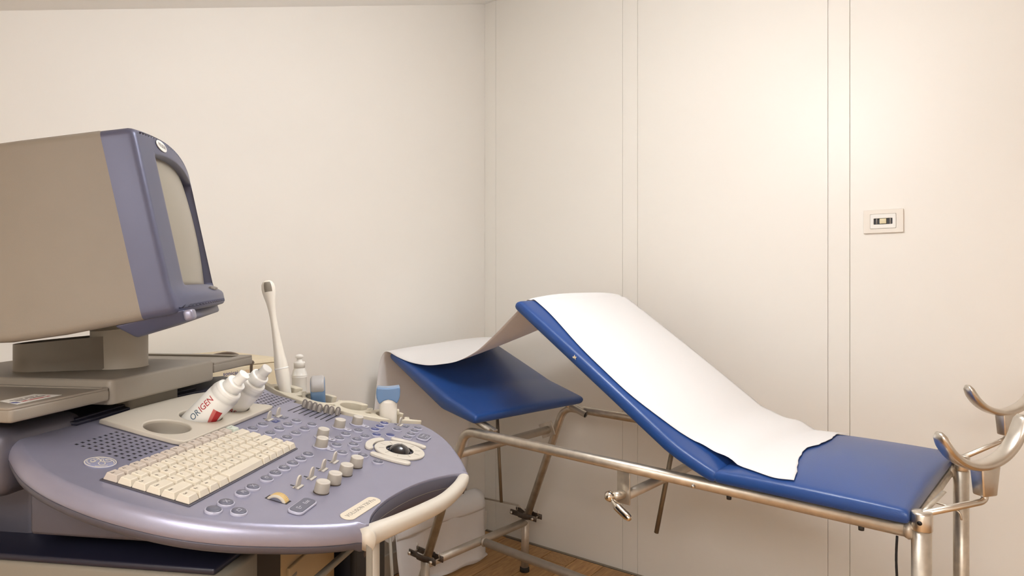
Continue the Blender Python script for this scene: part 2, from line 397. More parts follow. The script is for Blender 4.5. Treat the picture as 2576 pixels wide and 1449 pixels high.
# lower H frame
part('base_bar', MB().add(*sweep([B(1.612, .0, .228), B(1.612, CW, .228)], .0165, seg=18)), 'steelr', BED)
part('base_bar', MB().add(*sweep([B(1.605, .30, .228), B(.0, .30, .228)], .0165, seg=18)), 'steelr', BED)
part('base_bar', MB().add(*sweep([B(.0, .0, .228), B(.0, CW, .228)], .0165, seg=18)), 'steelr', BED)
part('weld', MB().add(*lathe([(.0165, -.006), (.020, 0), (.0165, .006)], 18), mtx=Tm(*B(1.592, .30, .228)) @ Rm(R(90), 'Y')), 'steelr', BED)
# ratchet rods below head and back sections
part('adjusting_rod', MB().add(*sweep([B(1.512, .29, .80), B(1.487, .29, .42)], .0068, seg=12)), 'rod', BED)
part('adjusting_rod', MB().add(*sweep([B(.725, .29, .80), B(.79, .29, .48)], .0075, seg=12)), 'rod', BED)
# crank with polished handle
part('crank_hub', MB().add(*sweep([B(.737, .002, .690), B(.745, -.035, .690)], .0125, seg=18)), 'steel', BED)
part('crank_knob', MB().add(*lathe([(.002, -.0165), (.010, -.013), (.0155, -.004), (.0158, .004), (.010, .0125), (.003, .0165)], 22), mtx=Tm(*B(.755, -.040, .690)) @ Rm(R(90), 'X')), 'chrome', BED)
hp = [B(.745, -.045, .684), B(.733, -.048, .676), B(.72, -.050, .668), B(.70, -.052, .657), B(.683, -.053, .649), B(.676, -.053, .646)]
part('crank_handle', MB().add(*sweep(spline(hp, 4), .0125, seg=16, scale=[np.interp(i / 20, [0, .12, .35, .7, .93, 1], [.35, .55, 1, .92, .6, .12]) for i in range(21)])), 'chrome', BED)
for s in (.509,): part('bolt', MB().add(*sweep([B(s, -.014, .766), B(s, -.021, .766)], .0055, seg=14)).add(*lathe([(.0055, 0), (.004, .003), (.001, .0042)], 14), mtx=Tm(*B(s, -.021, .766)) @ Rm(R(90), 'X')), 'alu', BED)
for s in (.42, .115): part('stud', MB().add(*lathe([(.006, -.010), (.0065, .0)], 12), mtx=Tm(*B(s, 0, .757))), 'rubber', BED)

def cushion(lx, ly, th, crown, er=.02, n=30, mod=None):
    """padded board centred at the origin: rounded rim, crowned top, flat underside"""
    def samp(L):
        e = [er * (1 - math.cos(R(90) * k / 5)) for k in range(6)]
        m = [er + (L - 2 * er) * k / n for k in range(1, n)]
        return [q - L / 2 for q in e + m + [L - x for x in reversed(e)]]
    X, Y = samp(lx), samp(ly); v = []; f = []
    nx_, ny_ = len(X), len(Y)
    for side in (1, -1):
        for x in X:
            for y in Y:
                e = min(lx / 2 - abs(x), ly / 2 - abs(y)); q = min(e / er, 1)
                ex, ey = min((lx / 2 - abs(x)) / er, 1), min((ly / 2 - abs(y)) / er, 1)
                hgt = max(0, 1 - (1 - ex) ** 4) ** .25 * max(0, 1 - (1 - ey) ** 4) ** .25
                cx_ = 1 - (2 * x / lx) ** 2; cy_ = 1 - (2 * y / ly) ** 2
                z = side * th / 2 * hgt + (crown * (max(cx_, 0) ** .6) * (max(cy_, 0) ** .75) if side > 0 else 0)
                v.append((x, y, z))
    for k in (0, 1):
        o = k * nx_ * ny_
        for i in range(nx_ - 1):
            for j in range(ny_ - 1):
                q = (o + i * ny_ + j, o + (i + 1) * ny_ + j, o + (i + 1) * ny_ + j + 1, o + i * ny_ + j + 1)
                f.append(q if k == 0 else q[::-1])
    if mod: v = [mod(p) for p in v]
    return v, f
def weldm(mb, name, m):
    me = mb.mesh(name, m); bm = bmesh.new(); bm.from_mesh(me); bmesh.ops.remove_doubles(bm, verts=bm.verts, dist=.0004); bmesh.ops.recalc_face_normals(bm, faces=bm.faces); bm.to_mesh(me); bm.free(); return me
TOPS = []
def padded(name, lx, ly, th, crown, mtx, mod=None):
    v, f = cushion(lx, ly, th, crown, .024, 30, mod)
    link(name, weldm(MB().add(v, f), name, 'vinyl'), BED, mtx)
    TOPS.append(BVHTree.FromPolygons([mtx @ Vector(p) for p in v], f))
# seat
padded('seat_cushion', .430, .635, .032, .032, Tm(*B(.2325, .285, .8055)))
# back: from the hinge up, a little bent at its lower end
BA = math.atan(.679); BL = .806
bs, bz = .465, .766          # hinge at the underside
bc = (bs + math.cos(BA) * BL / 2 - math.sin(BA) * .016, bz + math.sin(BA) * BL / 2 + math.cos(BA) * .016)
padded('back_cushion', BL, .655, .034, .032, Tm(*B(bc[0], .295, bc[1])) @ Rm(BA, 'Y'), lambda p: (p[0], p[1], p[2] + .026 * max(0, 1 - (BL / 2 - p[0]) / .15) ** 1.4))
part('tear', MB().add(*extrude([[(-.007, -.004), (-.002, -.006), (.002, -.003), (.008, -.005), (.005, .001), (.007, .006), (.001, .003), (-.004, .006), (-.003, .001)]], 0, .0008, .0002), mtx=Tm(*B(.885, -.0326, 1.078)) @ Rm(BA, 'Y') @ Rm(R(90), 'X')), 'beige', BED)
# head: turned a little on its pivots, its underside knee'd
HA = R(18.3); hs, hz = 1.285, .812
HLn = .575
hc = (hs + math.cos(HA) * HLn / 2 - math.sin(HA) * .014, hz + math.sin(HA) * HLn / 2 + math.cos(HA) * .014)
def hmod(p):
    t = (HLn / 2 - p[0]) / HLn; q = t / .33 if t < .33 else (1 - t) / .67
    return (p[0], p[1], p[2] - .035 * q * (1 if p[2] < 0 else .45))
padded('head_cushion', HLn, .565, .032, .026, Tm(*B(hc[0], .272, hc[1])) @ Rm(R(-5.5), 'Z') @ Rm(HA, 'Y'), hmod)
for c0 in (.03, .555):
    part('head_arm', MB().add(*sweep([B(1.30 if c0 < .1 else 1.335, c0, .783), B(1.62, c0, .885)], .010, seg=14)), 'steelr', BED)
    part('head_arm', MB().add(*box(-.05, .05, -.010, .010, -.003, .003, .001), mtx=Tm(*B(1.33, c0 + .012, .797)) @ Rm(HA, 'Y')), 'steel', BED)
part('head_tube', MB().add(*sweep([B(1.335, CW - .03, .787), B(1.262, CW - .028, .762)], .0135, seg=18, caps=False)).add(*lathe([(.0118, 0), (.0119, .002)], 18), 1, mtx=Tm(*B(1.27, CW - .028, .7646)) @ Rm(R(90), 'Y')), ['steelr', 'black'], BED)
for c0 in (.04, .545): part('back_arm', MB().add(*box(-.30, .30, -.014, .014, -.004, .004, .001), mtx=Tm(*B(.79, c0, bz + (.79 - bs) * .672 - .006)) @ Rm(BA, 'Y')), 'steel', BED)
# leg rests
def leg_rest(c, blk, rot, sgn):
    """rod from the post cap, socket block, U-shaped cradle; blk = block position in couch coordinates"""
    r0 = part('leg_rest', MB().add(*sweep(bend([B(-.002, c, .812), B(blk[0] * .93, c + (blk[1] - c) * .93, blk[2] - .028), B(blk[0], blk[1], blk[2] - .022), B(blk[0], blk[1], blk[2] + .02)], .018, 6), .0072, seg=14)), 'alu', BED)
    mt = Tm(*B(*blk)) @ Rm(rot, 'Z')
    part('socket_block', MB().add(*hexa([(-.019, -.014, -.014), (.019, -.014, -.014), (.019, .014, -.014), (-.019, .014, -.014), (-.026, -.016, .052), (.026, -.016, .052), (.026, .016, .052), (-.026, .016, .052)], .004, 3)), 'alu', r0, mt)
    pts = []
    for k in range(31):
        a = (k / 30 - .5) * R(158); pts.append((.116 * math.sin(a), 0, -.113 * math.cos(a)))
    ce = 0
    sc = [np.interp(k, [0, 1, 3, 27, 29, 30], [.45, .85, 1, 1, .85, .45]) for k in range(31)]
    v, f = sweep(pts, .0100, .0185, 18, (0, 1, 0), scale=sc, power=2.6)
    part('cradle', MB().add(v, f, mtx=Tm(0, 0, .052) @ Rm(R(-7), 'Y') @ Tm(0, 0, .113)), 'alu', r0, mt)
def cam2bed(X, Y, z):
    d = np.array((X - .86826446, Y - 1.34876033)); return (d @ np.array((-.74333572, .66891853)), d @ np.array((.66891853, .74333572)), z)
leg_rest(0, cam2bed(1.030, 1.385, .853), R(42 + 14), 1)
leg_rest(CW, cam2bed(1.400, 1.800, .885), R(42 + 8), -1)
part('lock_lever', MB().add(*sweep([B(-.004, .012, .815), B(-.012, .20, .812)], .006, .003, 8)), 'steel', BED)
part('lock_hook', MB().add(*sweep(spline([B(-.010, .10, .812), B(-.03, .09, .813), B(-.055, .085, .806), B(-.06, .085, .79)], 4), .0022, seg=8)), 'steel', BED)
# paper-roll holder arms belong to the couch frame
part('roll_arm', MB().add(*sweep(bend([B(1.612, CW, .275), B(1.655, CW, .292), B(1.93, CW + .02, .262)], .01, 4), .0042, seg=10)), 'steelr', BED)
part('roll_arm', MB().add(*sweep(bend([B(1.612, .0, .250), B(1.70, .008, .055), B(1.832, .015, .050), B(1.856, .015, .300)], .02, 5), .0065, seg=10)), 'cream', BED)
part('roll_axle', MB().add(*sweep([B(1.850, .015, .268), B(1.905, .03, .262), B(1.92, CW + .03, .262)], .006, seg=10)), 'steelr', BED)

# black cable hanging from the near rail
cb = MB().add(*sweep(spline([B(.045, .0, .7525), B(.046, -.003, .70), B(.043, -.005, .62), B(.046, -.006, .50), B(.06, -.006, .30), B(.08, -.01, .06), B(.13, -.02, .012), B(.3, -.01, .010)], 5), .0026, seg=8))
cbo = part('cable', cb, 'black', None, BED.matrix_basis.copy()); tag(cbo, 'thin black cable hanging from the couch rail by the front post', 'cable')
BW = Matrix.Translation(BED.location) @ Rm(BED.rotation_euler.z, 'Z')
cbo.matrix_world = BW

# ------------------------------------------------------------------ couch paper
near = [(.262, -.012, .800), (.30, -.018, .800), (.34, -.008, .800), (.42, .022, .842), (.48, .040, .853), (.53, .034, .872), (.60, .012, .890), (.70, -.008, .95), (.80, -.008, 1.02), (.90, .000, 1.09), (1.02, .026, 1.18), (1.075, .034, 1.2), (1.125, .040, 1.245), (1.155, .042, 1.228),
        (1.20, .042, 1.190), (1.275, .035, 1.126), (1.334, .030, 1.078), (1.405, .028, 1.036), (1.49, .026, 1.006), (1.60, .024, .987), (1.70, .02, .985), (1.80, .012, 1.004), (1.855, .006, 1.022), (1.882, .0, 1.008), (1.903, -.004, .955), (1.925, -.008, .80), (1.950, -.01, .60), (1.972, -.01, .42), (1.974, -.01, .292)]
far = [(.262, .575, .80), (.30, .585, .80), (.34, .590, .80), (.42, .592, .846), (.48, .592, .856), (.53, .594, .872), (.60, .598, .90), (.70, .602, .95), (.80, .604, 1.02), (.90, .606, 1.09), (1.02, .610, 1.18), (1.075, .612, 1.2), (1.125, .612, 1.25), (1.155, .610, 1.245),
       (1.22, .605, 1.225), (1.30, .598, 1.192), (1.37, .593, 1.163), (1.44, .588, 1.136), (1.52, .585, 1.108), (1.62, .582, 1.078), (1.72, .580, 1.057), (1.82, .578, 1.047), (1.880, .577, 1.042), (1.908, .577, 1.028), (1.93, .577, .975), (1.94, .577, .80), (1.952, .577, .60), (1.972, .577, .42), (1.974, .577, .292)]
crn = [0, 0, 0, .012, .014, .010, 0, 0, 0, 0, 0, 0, .014, .008] + [0, -.004, -.006, -.006, -.004, .0, .004, .006, .004, .002, 0, 0, 0, 0, 0]
N1 = spline(near, 5); F1 = spline(far, 5); CR = [np.interp(i / 5, range(len(crn)), crn) for i in range(len(N1))]
v = []; f = []; nc = 25
for i, (a, b, c0) in enumerate(zip(N1, F1, CR)):
    for k in range(nc):
        t = k / (nc - 1); p = np.array(a) * (1 - t) + np.array(b) * t
        p[2] += c0 * (1 - (2 * t - 1) ** 2) ** .75 * 1.25
        if i < 14:      # torn end: two scallops
            e = (1 - i / 14) ** 2
            p[0] += e * (np.interp(t, [0, .06, .22, .40, .44, .49, .66, .86, .92, .94, 1], [-.006, .0, .026, .040, .036, .024, .020, .036, .040, .026, .018]) + .0012 * math.sin(t * 61) + .0008 * math.sin(t * 140))
        p[2] += .0006 * math.sin(i * .9 + k * .5) * (1 if i > 4 else 0)
        if i > 115: p[0] += .010 * math.sin(t * 7 + i * .05) * min(1, (i - 115) / 12)
        q = Vector(B(*p))
        if p[0] < 1.87:
            for tr in TOPS:
                hit = tr.ray_cast(Vector((q.x, q.y, 1.6)), Vector((0, 0, -1)))[0]
                if hit is not None and hit.z + .0045 > q.z and hit.z < q.z + .12: q.z = hit.z + .0045
        v.append(tuple(q))
for i in range(len(N1) - 1):
    for k in range(nc - 1): f.append((i * nc + k, i * nc + k + 1, (i + 1) * nc + k + 1, (i + 1) * nc + k))
po = part('paper_sheet', MB().add(v, f), 'paper'); po.matrix_world = BW
sm_ = po.modifiers.new('thick', 'SOLIDIFY'); sm_.thickness = .0005; sm_.offset = 1
tag(po, 'long white paper sheet draped over the raised back and head of the couch', 'paper')
# roll with the loose end trailing to the floor
PR = empty('paper_roll', BW @ Vector(B(1.912, .308, .262)), BED.rotation_euler.z)
tag(PR, 'roll of white couch paper hung low behind the couch legs, loose end trailing', 'paper roll')
vr, fr_ = lathe([(.044, -.265), (.045, -.263), (.045, .263), (.044, .265), (.021, .265), (.019, .263), (.019, -.263), (.021, -.265), (.044, -.265)], 36, False, False)
part('roll', MB().add(vr, fr_, mtx=Rm(R(-90), 'X') @ Rm(R(-1.5), 'Y')), 'paper', PR)
part('core', MB().add(*lathe([(.019, -.268), (.019, .268), (.0165, .268), (.0165, -.268), (.019, -.268)], 24, False, False), mtx=Rm(R(-90), 'X') @ Rm(R(-1.5), 'Y')), 'greyd', PR)
v = []; f = []
prof = [(-.030, .038), (-.010, .0505), (.022, .0475), (.043, .029), (.053, .0), (.057, -.04), (.061, -.09), (.066, -.14), (.069, -.19), (.071, -.225), (.072, -.251)]
pp_ = spline(prof, 4)
for i, (x, z) in enumerate(pp_):
    for k in range(25):
        t = k / 24; q = max(0, i - 12) / len(pp_)
        wv = q * (.030 * math.sin(t * 9 + 1.2) + .016 * math.sin(t * 21 + i * .06))
        v.append((x + wv * (1 if z > -.24 else .4), -.264 + .534 * t + .010 * math.sin(i * .2) * q, max(z + .006 * math.sin(t * 13 + i * .3) * q, -.2545 + .002)))
for i in range(len(pp_) - 1):
    for k in range(24): f.append((i * 25 + k, i * 25 + k + 1, (i + 1) * 25 + k + 1, (i + 1) * 25 + k))
v2 = []; f2 = []
for i in range(17):
    a = R(128 - 150 * i / 16); r_ = .054 + .010 * (i / 16) ** 2
    for k in range(25):
        t = k / 24; rr2 = r_ + .006 * math.sin(t * 8 + 1) * (i / 16) ** 2
        v2.append((rr2 * math.cos(a), -.262 + .526 * t + .014 * math.sin(t * 6) * (i / 16), rr2 * math.sin(a)))
for i in range(16):
    for k in range(24): f2.append((i * 25 + k, i * 25 + k + 1, (i + 1) * 25 + k + 1, (i + 1) * 25 + k))
wo = part('outer_wrap', MB().add(v2, f2), 'paper', PR); q_ = wo.modifiers.new('thick', 'SOLIDIFY'); q_.thickness = .0005
fo = part('loose_end', MB().add(v, f), 'paper', PR); q_ = fo.modifiers.new('thick', 'SOLIDIFY'); q_.thickness = .0005

# ------------------------------------------------------------------ ultrasound machine
# local x across the machine (to its far side), local y to its back, z up; the desk tilts 12.5 degrees to the user
mx, my = cam2w(-.41669552, .81956095)
US = tag(empty('ultrasound_machine', (mx, my, .0045), R(81.574) + YAW), 'lilac and grey ultrasound machine with tilted keyboard desk and box monitor', 'ultrasound machine')
UW = Matrix.Translation((mx, my, .0045)) @ Rm(R(81.574) + YAW, 'Z')
ZP = 1.013 - .0045
TILT = Tm(0, 0, ZP) @ Rm(R(12.5), 'X')
def D(u, wv, n=0, rz=0): return TILT @ Tm(u, -wv, n) @ Rm(rz, 'Z')
def desk(name, mb, mats, u=0, wv=0, n=0, rz=0, parent=None): return part(name, mb, mats, US if parent is None else parent, D(u, wv, n, rz) if parent is None else None)
def zd(wv): return ZP - wv * math.tan(R(12.5))

# desk outline (u across, w to the user)
left = [(.105, -.392), (.062, -.345), (.022, -.29), (-.012, -.235), (-.034, -.175), (-.045, -.11), (-.0455, -.05), (-.038, .01), (-.020, .065), (.006, .113), (.036, .158), (.066, .192), (.092, .2135)]
rec = [(.092, .2135), (.121, .206), (.159, .2035), (.203, .207), (.263, .219), (.317, .237), (.36, .259), (.382, .274)]
right = [(.396, .289), (.43, .281), (.502, .247), (.566, .208), (.610, .168), (.630, .137), (.637, .122)]
farc = [(.637, .122), (.617, .10), (.595, .076), (.577, .052), (.565, .02), (.558, -.02), (.553, -.06), (.5505, -.10), (.5515, -.127), (.558, -.156), (.570, -.188), (.588, -.221), (.612, -.257)]
OUT = spline(left, 5)[:-1] + spline(rec, 5) + [(.388, .282)] + spline(right, 5)[:-1] + spline(farc, 4) + [(.612, -.285), (.602, -.312), (.58, -.335), (.55, -.352), (.45, -.375), (.3, -.392), (.2, -.396)]
def offs(P, d):
    n = len(P); o = []
    for i in range(n):
        a, b, c = np.array(P[i - 1]), np.array(P[i]), np.array(P[(i + 1) % n])
        t1 = (b - a) / (np.linalg.norm(b - a) + 1e-9); t2 = (c - b) / (np.linalg.norm(c - b) + 1e-9)
        n1 = np.array((t1[1], -t1[0])); n2 = np.array((t2[1], -t2[0])); m = n1 + n2; m /= np.linalg.norm(m) + 1e-9
        k = min(1 / max(m @ n1, .45), 1.6); o.append(tuple(b + m * d * k))
    return o
ar = sum(OUT[i - 1][0] * OUT[i][1] - OUT[i][0] * OUT[i - 1][1] for i in range(len(OUT)))
SG = -1 if ar > 0 else 1
NREC = len(spline(left, 5)) - 1
SHARP = set(range(NREC - 1, NREC + len(spline(rec, 5)) + 2))
def shell(P, prof, holes=(), cap_bot=True):
    """rings of (inset, height) from the flat top down; top cap with holes"""
    mb = MB(); rings = [[tuple(np.array(p0) + (np.array(p1) - np.array(p0)) * (.12 if i in SHARP else 1)) for i, (p0, p1) in enumerate(zip(P, offs(P, SG * d)))] for d, _ in prof]; n = len(P); v = []
    for (d, z), rg in zip(prof, rings): v += [(x, -y, z) for x, y in rg]
    f = [(k * n + i, k * n + (i + 1) % n, (k + 1) * n + (i + 1) % n, (k + 1) * n + i) for k in range(len(prof) - 1) for i in range(n)]
    mb.add(v, f)
    top = [[(x, -y, prof[0][1]) for x, y in rings[0]]] + [[(x, -y, prof[0][1]) for x, y in h] for h in holes]
    flat = [p for lp in top for p in lp]
    mb.add(flat, tessellate_polygon([[Vector(p) for p in lp] for lp in top]), smooth=False)
    if cap_bot:
        bt = [(x, -y, prof[-1][1]) for x, y in rings[-1]]
        mb.add(bt, tessellate_polygon([[Vector(p) for p in bt]]), smooth=False)
    return mb
CUPS = [(.209, -.193), (.297, -.193), (.385, -.193)]
bull = [(.0130, 0), (.0110, -.0003), (.0086, -.0013), (.0054, -.0037), (.0027, -.0074), (.0008, -.0125), (0, -.0185), (.0004, -.0238), (.0014, -.0253)]
mb = shell(OUT, bull, [circle(*c, .0362, 40) for c in CUPS], False)
def wm(me): 
    bm = bmesh.new(); bm.from_mesh(me); bmesh.ops.remove_doubles(bm, verts=bm.verts, dist=.00002); bm.to_mesh(me); bm.free(); return me
link('control_desk', wm(mb.mesh('control_desk', 'lilac')), US, D(0, 0))
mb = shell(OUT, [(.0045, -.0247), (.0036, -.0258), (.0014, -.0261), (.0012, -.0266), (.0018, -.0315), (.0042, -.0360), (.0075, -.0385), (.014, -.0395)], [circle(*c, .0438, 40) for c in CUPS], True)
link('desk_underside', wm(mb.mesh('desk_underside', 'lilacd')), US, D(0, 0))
# navy rear deck, its near-black tone partly painted shade of the monitor shelf
desk('shaded_rear_deck', MB().add(*extrude([[(.14, .385), (.125, .31), (.135, .294), (.30, .300), (.43, .293), (.585, .262), (.603, .290), (.575, .335), (.44, .372), (.29, .388)]], .0003, .006, .002)), 'navy')
desk('shaded_rear_deck', MB().add(*extrude([[(.14, .301), (.30, .311), (.44, .304), (.44, .309), (.30, .317), (.14, .307)]], .0055, .009, .001)), 'navy')

# cup holder tray
tray = [(.164, -.281)] + [(.164, -.2), (.1655, -.150), (.170, -.1335), (.184, -.1315)] + [(.445, -.1395), (.456, -.142), (.457, -.147), (.449, -.162), (.437, -.18), (.434, -.23), (.433, -.276), (.40, -.283), (.34, -.287), (.25, -.288)]
lp = [(x, -y) for x, y in tray]
o = desk('cup_holder', MB().add(*extrude([lp] + [[(x, -y) for x, y in circle(*c, .0355, 40)] for c in CUPS], .0004, .0085, .0022)), 'greyl')
for c in CUPS:
    part('cup_well', MB().add(*lathe([(.0358, .0063), (.0357, -.001), (.043, -.014), (.043, -.0375), (.0, -.0375)], 40, False, False), mtx=Tm(c[0], -c[1], 0)), 'greyl', o)

# keyboard
KB = desk('keyboard', MB().add(*extrude([rrect(-.0025, .2895, -.0025, .1305, .002)], -.0002, .0014, .0006)), 'lilacd')
U = .0192; PIT = .02135
rows = [[('', 15 / 14)] * 14,
        [(c, 1) for c in '`1234567890-='] + [('', 2)],
        [('', 1.5)] + [(c, 1) for c in 'QWERTYUIOP[]'] + [('', 1.5)],
        [('', 1.75)] + [(c, 1) for c in "ASDFGHJKL;'"] + [('', 2.25)],
        [('', 2.25)] + [(c, 1) for c in 'ZXCVBNM,./'] + [('', 1.75), ('', 1)],
        [('', 1.18)] * 4 + [('', 4.78)] + [('', 1.1)] * 5]
fl = ['Esc'] + ['F%d' % k for k in range(1, 13)] + ['Del']
extra = {(1, 13): 'Bksp', (2, 0): 'Tab', (2, 13): '\\', (3, 0): 'Caps', (3, 12): 'Enter', (4, 0): 'Shift', (4, 11): 'Shift', (4, 12): 'Up', (5, 0): 'Ctrl', (5, 1): 'Fn', (5, 2): 'Alt', (5, 3): "'", (5, 5): 'Alt', (5, 6): 'Ins', (5, 7): '<', (5, 8): 'v', (5, 9): '>'}
for r, row in enumerate(rows):
    x = 0; y1 = .128 - r * PIT; y0 = y1 - PIT
    for k, (ch, wd) in enumerate(row):
        xa, xb = x * U + .0004, (x + wd) * U - .0004; x += wd
        ya, yb = y0 + .0004, y1 - .0004
        ix, ifr, ibk = .0026, .0042, .0018
        zb, zt = .0015, .0098 + (.0006 if r in (0, 5) else 0)
        mk = MB().add(*hexa([(xa, ya, zb), (xb, ya, zb), (xb, yb, zb), (xa, yb, zb), (xa + ix, ya + ifr, zt), (xb - ix, ya + ifr, zt), (xb - ix, yb - ibk, zt + .0006), (xa + ix, yb - ibk, zt + .0006)], .0008, 1), smooth=False)
        s = fl[k] if r == 0 else extra.get((r, k), ch)
        if s:
            tv, tf = text(s, .0056 if len(s) < 3 else .0044, .0001, 'LEFT', res=1)
            mk.add(tv, tf, 1, False, Tm(xa + ix + .0010, (ya + ifr) * .42 + (yb - ibk) * .58, zt + .00052))
        name = 'space_bar' if wd > 4 else 'key'
        o = part(name, mk, ['mint' if (r, k) == (0, 13) else ('keyg' if r == 0 else 'key'), 'ink'], KB)

# speaker grilles with real openings
def grille(u0, u1, w0, w1, name):
    su, sw = (u1 - u0) / 7, (w1 - w0) / 8; h = .0026; mb = MB(); zt = .0006
    xs = []; ys = []
    for i in range(8): xs += [u0 + i * su - h, u0 + i * su + h]
    for j in range(9): ys += [w0 + j * sw - h, w0 + j * sw + h]
    xs = [u0 - .010] + xs + [u1 + .010]; ys = [w0 - .010] + ys + [w1 + .010]
    n = len(ys); v = [(x, -y, zt if 0 < i < len(xs) - 1 and 0 < j < n - 1 else .0001) for i, x in enumerate(xs) for j, y in enumerate(ys)]; f = []; hole = []
    for i in range(len(xs) - 1):
        for j in range(n - 1):
            if i % 2 == 1 and j % 2 == 1: hole.append((i, j))
            else: f.append((i * n + j, (i + 1) * n + j, (i + 1) * n + j + 1, i * n + j + 1))
    mb.add(v, f, 0, False)
    for i, j in hole:
        a, b, c, d = (xs[i], -ys[j]), (xs[i + 1], -ys[j]), (xs[i + 1], -ys[j + 1]), (xs[i], -ys[j + 1])
        q = [(*p, zt) for p in (a, b, c, d)] + [(*p, .0001) for p in (a, b, c, d)]
        mb.add(q, [(0, 1, 5, 4), (1, 2, 6, 5), (2, 3, 7, 6), (3, 0, 4, 7)], 0, False); mb.add(q[4:], [(0, 1, 2, 3)], 1, False)
    desk(name, mb, ['lilac', 'black'])
grille(.076, .1525, -.2385, -.1505, 'speaker_grille')
grille(.4725, .549, -.2385, -.1505, 'speaker_grille')

# round buttons: translucent ring, darker cap with a small symbol
def icon(k):
    mb = []
    s = .0032
    def ln(*p): mb.append(ribbon(p, .0009, .00475, .0003))
    if k == 0: ln((-s, -s * .4), (s, -s * .4)); ln((-s, s * .6), (s * .6, s * .6))
    if k == 1: ln((-s, -s), (s, s)); ln((-s, s), (s, -s))
    if k == 2: ln((-s * 1.4, 0), (s * 1.4, 0)); ln((-s * .6, s), (-s * .6, -s)); ln((s * .5, s), (s * .5, -s))
    if k == 3: ln((-s * 1.2, -s * .7), (s * .9, -s * .7), (s * 1.2, s * .7), (-s * .9, s * .7), (-s * 1.2, -s * .7))
    if k == 4: ln(*[(s * 1.1 * math.cos(a * .6), s * .8 * math.sin(a * .6)) for a in range(9)])
    if k == 5: ln((-s, -s), (-s * .4, s * .9), (0, -s * .4), (s * .4, s * .9), (s, -s))
    return mb
def button_mesh(r, cap, k, name):
    mb = MB().add(*lathe([(r, 0), (r, .0020), (r * .96, .0030), (r * .88, .0033), (r * .84, .0028)], 24, False, False), 0)
    mb.add(*lathe([(r * .85, .0026), (r * .83, .0038), (r * .76, .0043), (r * .3, .00455)], 24, True, False), 1)
    for v_, f_ in icon(k): mb.add(v_, f_, 2, False)
    return mb.mesh(name, ['btnr', cap, 'inkl'])
GREY = [button_mesh(.0104, 'btn', k, 'button') for k in range(7)]; BLUE = [button_mesh(.0104, 'btnb', k, 'button') for k in (3, 2, 0, 5, 6)]; BIG = [button_mesh(.0112, 'btn', k, 'button') for k in (1, 6, 3)]
G = [(0.319, -0.103), (0.353, -0.103), (0.354, -0.07), (0.388, -0.071), (0.422, -0.071), (0.32, -0.069), (0.321, -0.036), (0.355, -0.037), (0.39, -0.037), (0.424, -0.039), (0.462, 0.043), (0.422, 0.033), (0.39, 0.034), (0.352, 0.046), (0.322, 0.07), (0.439, 0.066), (0.408, 0.062), (0.378, 0.068), (0.353, 0.083), (0.335, 0.104), (0.325, 0.137), (0.536, 0.1), (0.583, 0.131), (0.556, 0.132), (0.5285, 0.133), (0.501, 0.134), (0.271, 0.03), (0.244, 0.03), (0.217, 0.03), (0.190, 0.03), (0.163, 0.03), (0.136, 0.031), (0.097, 0.032), (0.071, 0.032)]
for i, (u, wv) in enumerate(G): link('button', GREY[(i * 4 + i // 5) % 7], US, D(u, wv, 0, R((i * 37) % 9 - 4)))
for (u, wv), me in zip([(0.555, 0.064), (0.525, 0.065), (0.497, 0.065), (0.467, 0.08), (0.487, 0.102)], BLUE): link('button', me, US, D(u, wv))
for (u, wv), me in zip([(0.032, 0.032), (0.005, 0.032), (0.019, 0.059)], BIG): link('button', me, US, D(u, wv))
for u, wv, hw, hh, s, sz in ((.0835, .1165, .0265, .0115, 'Exit', .0085), (.530, .161, .0205, .0125, 'Freeze', .0085)):
    mb = MB().add(*extrude([rrect(-hw, hw, -hh, hh, hh * .72, 6)], 0, .0038, .0012), 0)
    mb.add(*extrude([rrect(-hw + .0018, hw - .0018, -hh + .0018, hh - .0018, hh * .58, 6)], .003, .0046, .0006), 1)
    if s == 'Exit':
        mb.add(*text(s, sz, .0002), 2, False, Tm(hw * .40, 0, .0047)); mb.add(*ribbon([(-.010, -.003), (-.014, -.003), (-.014, .003), (-.010, .003)], .0009, .0048), 2, False); mb.add(*ribbon([(-.012, 0), (-.006, 0), (-.008, .0016)], .0009, .0048), 2, False)
    else:
        mb.add(*text(s, .0075, .0002), 2, False, Tm(.002, .004, .0047)); mb.add(*ribbon([(-.010, -.005), (.010, -.005)], .001, .0048), 2, False); mb.add(*ribbon([(-.004, -.008), (.004, -.008)], .001, .0048), 2, False)
    desk('button', mb, ['btnr', 'btn', 'inkl'], u, wv)
# rotary knobs
def knob_mesh(collar):
    mb = MB()
    if collar:
        mb.add(*lathe([(.0152, 0), (.0152, .0012), (.0146, .0018), (.0128, .0018)], 28, True, True), 2)
        mb.add(*extrude([rrect(-.006, .006, -.0275, -.008, .0045)], .0001, .0018, .0005), 2); mb.add(*ribbon([(-.003, -.0225), (.003, -.0225)], .0012, .0021), 3, False); mb.add(*ribbon([(-.003, -.0200), (.002, -.0200)], .0010, .0021), 3, False)
    else: mb.add(*lathe([(.0118, 0), (.0118, .0012), (.0105, .0014)], 28), 3)
    mb.add(*lathe([(.0112, .0015), (.0112, .005), (.0106, .0158), (.0101, .0164)], 32, False, False), 1)
    mb.add(*lathe([(.01055, .0155), (.0104, .0168), (.0098, .0173), (.0075, .0174), (.0068, .0170)], 32, True, False), 0)
    return mb.mesh('knob', ['knob', 'knobs', 'btnr', 'ink'])
k0, k1 = knob_mesh(False), knob_mesh(True)
for u, wv in [(0.148, 0.114), (0.191, 0.114), (0.237, 0.1135), (0.282, 0.113)]: link('rotary_knob', k0, US, D(u, wv))
for u, wv in [(0.457, 0.004), (0.506, 0.022), (0.377, 0.006), (0.328, 0.027)]: link('rotary_knob', k1, US, D(u, wv, 0, R(-6)))
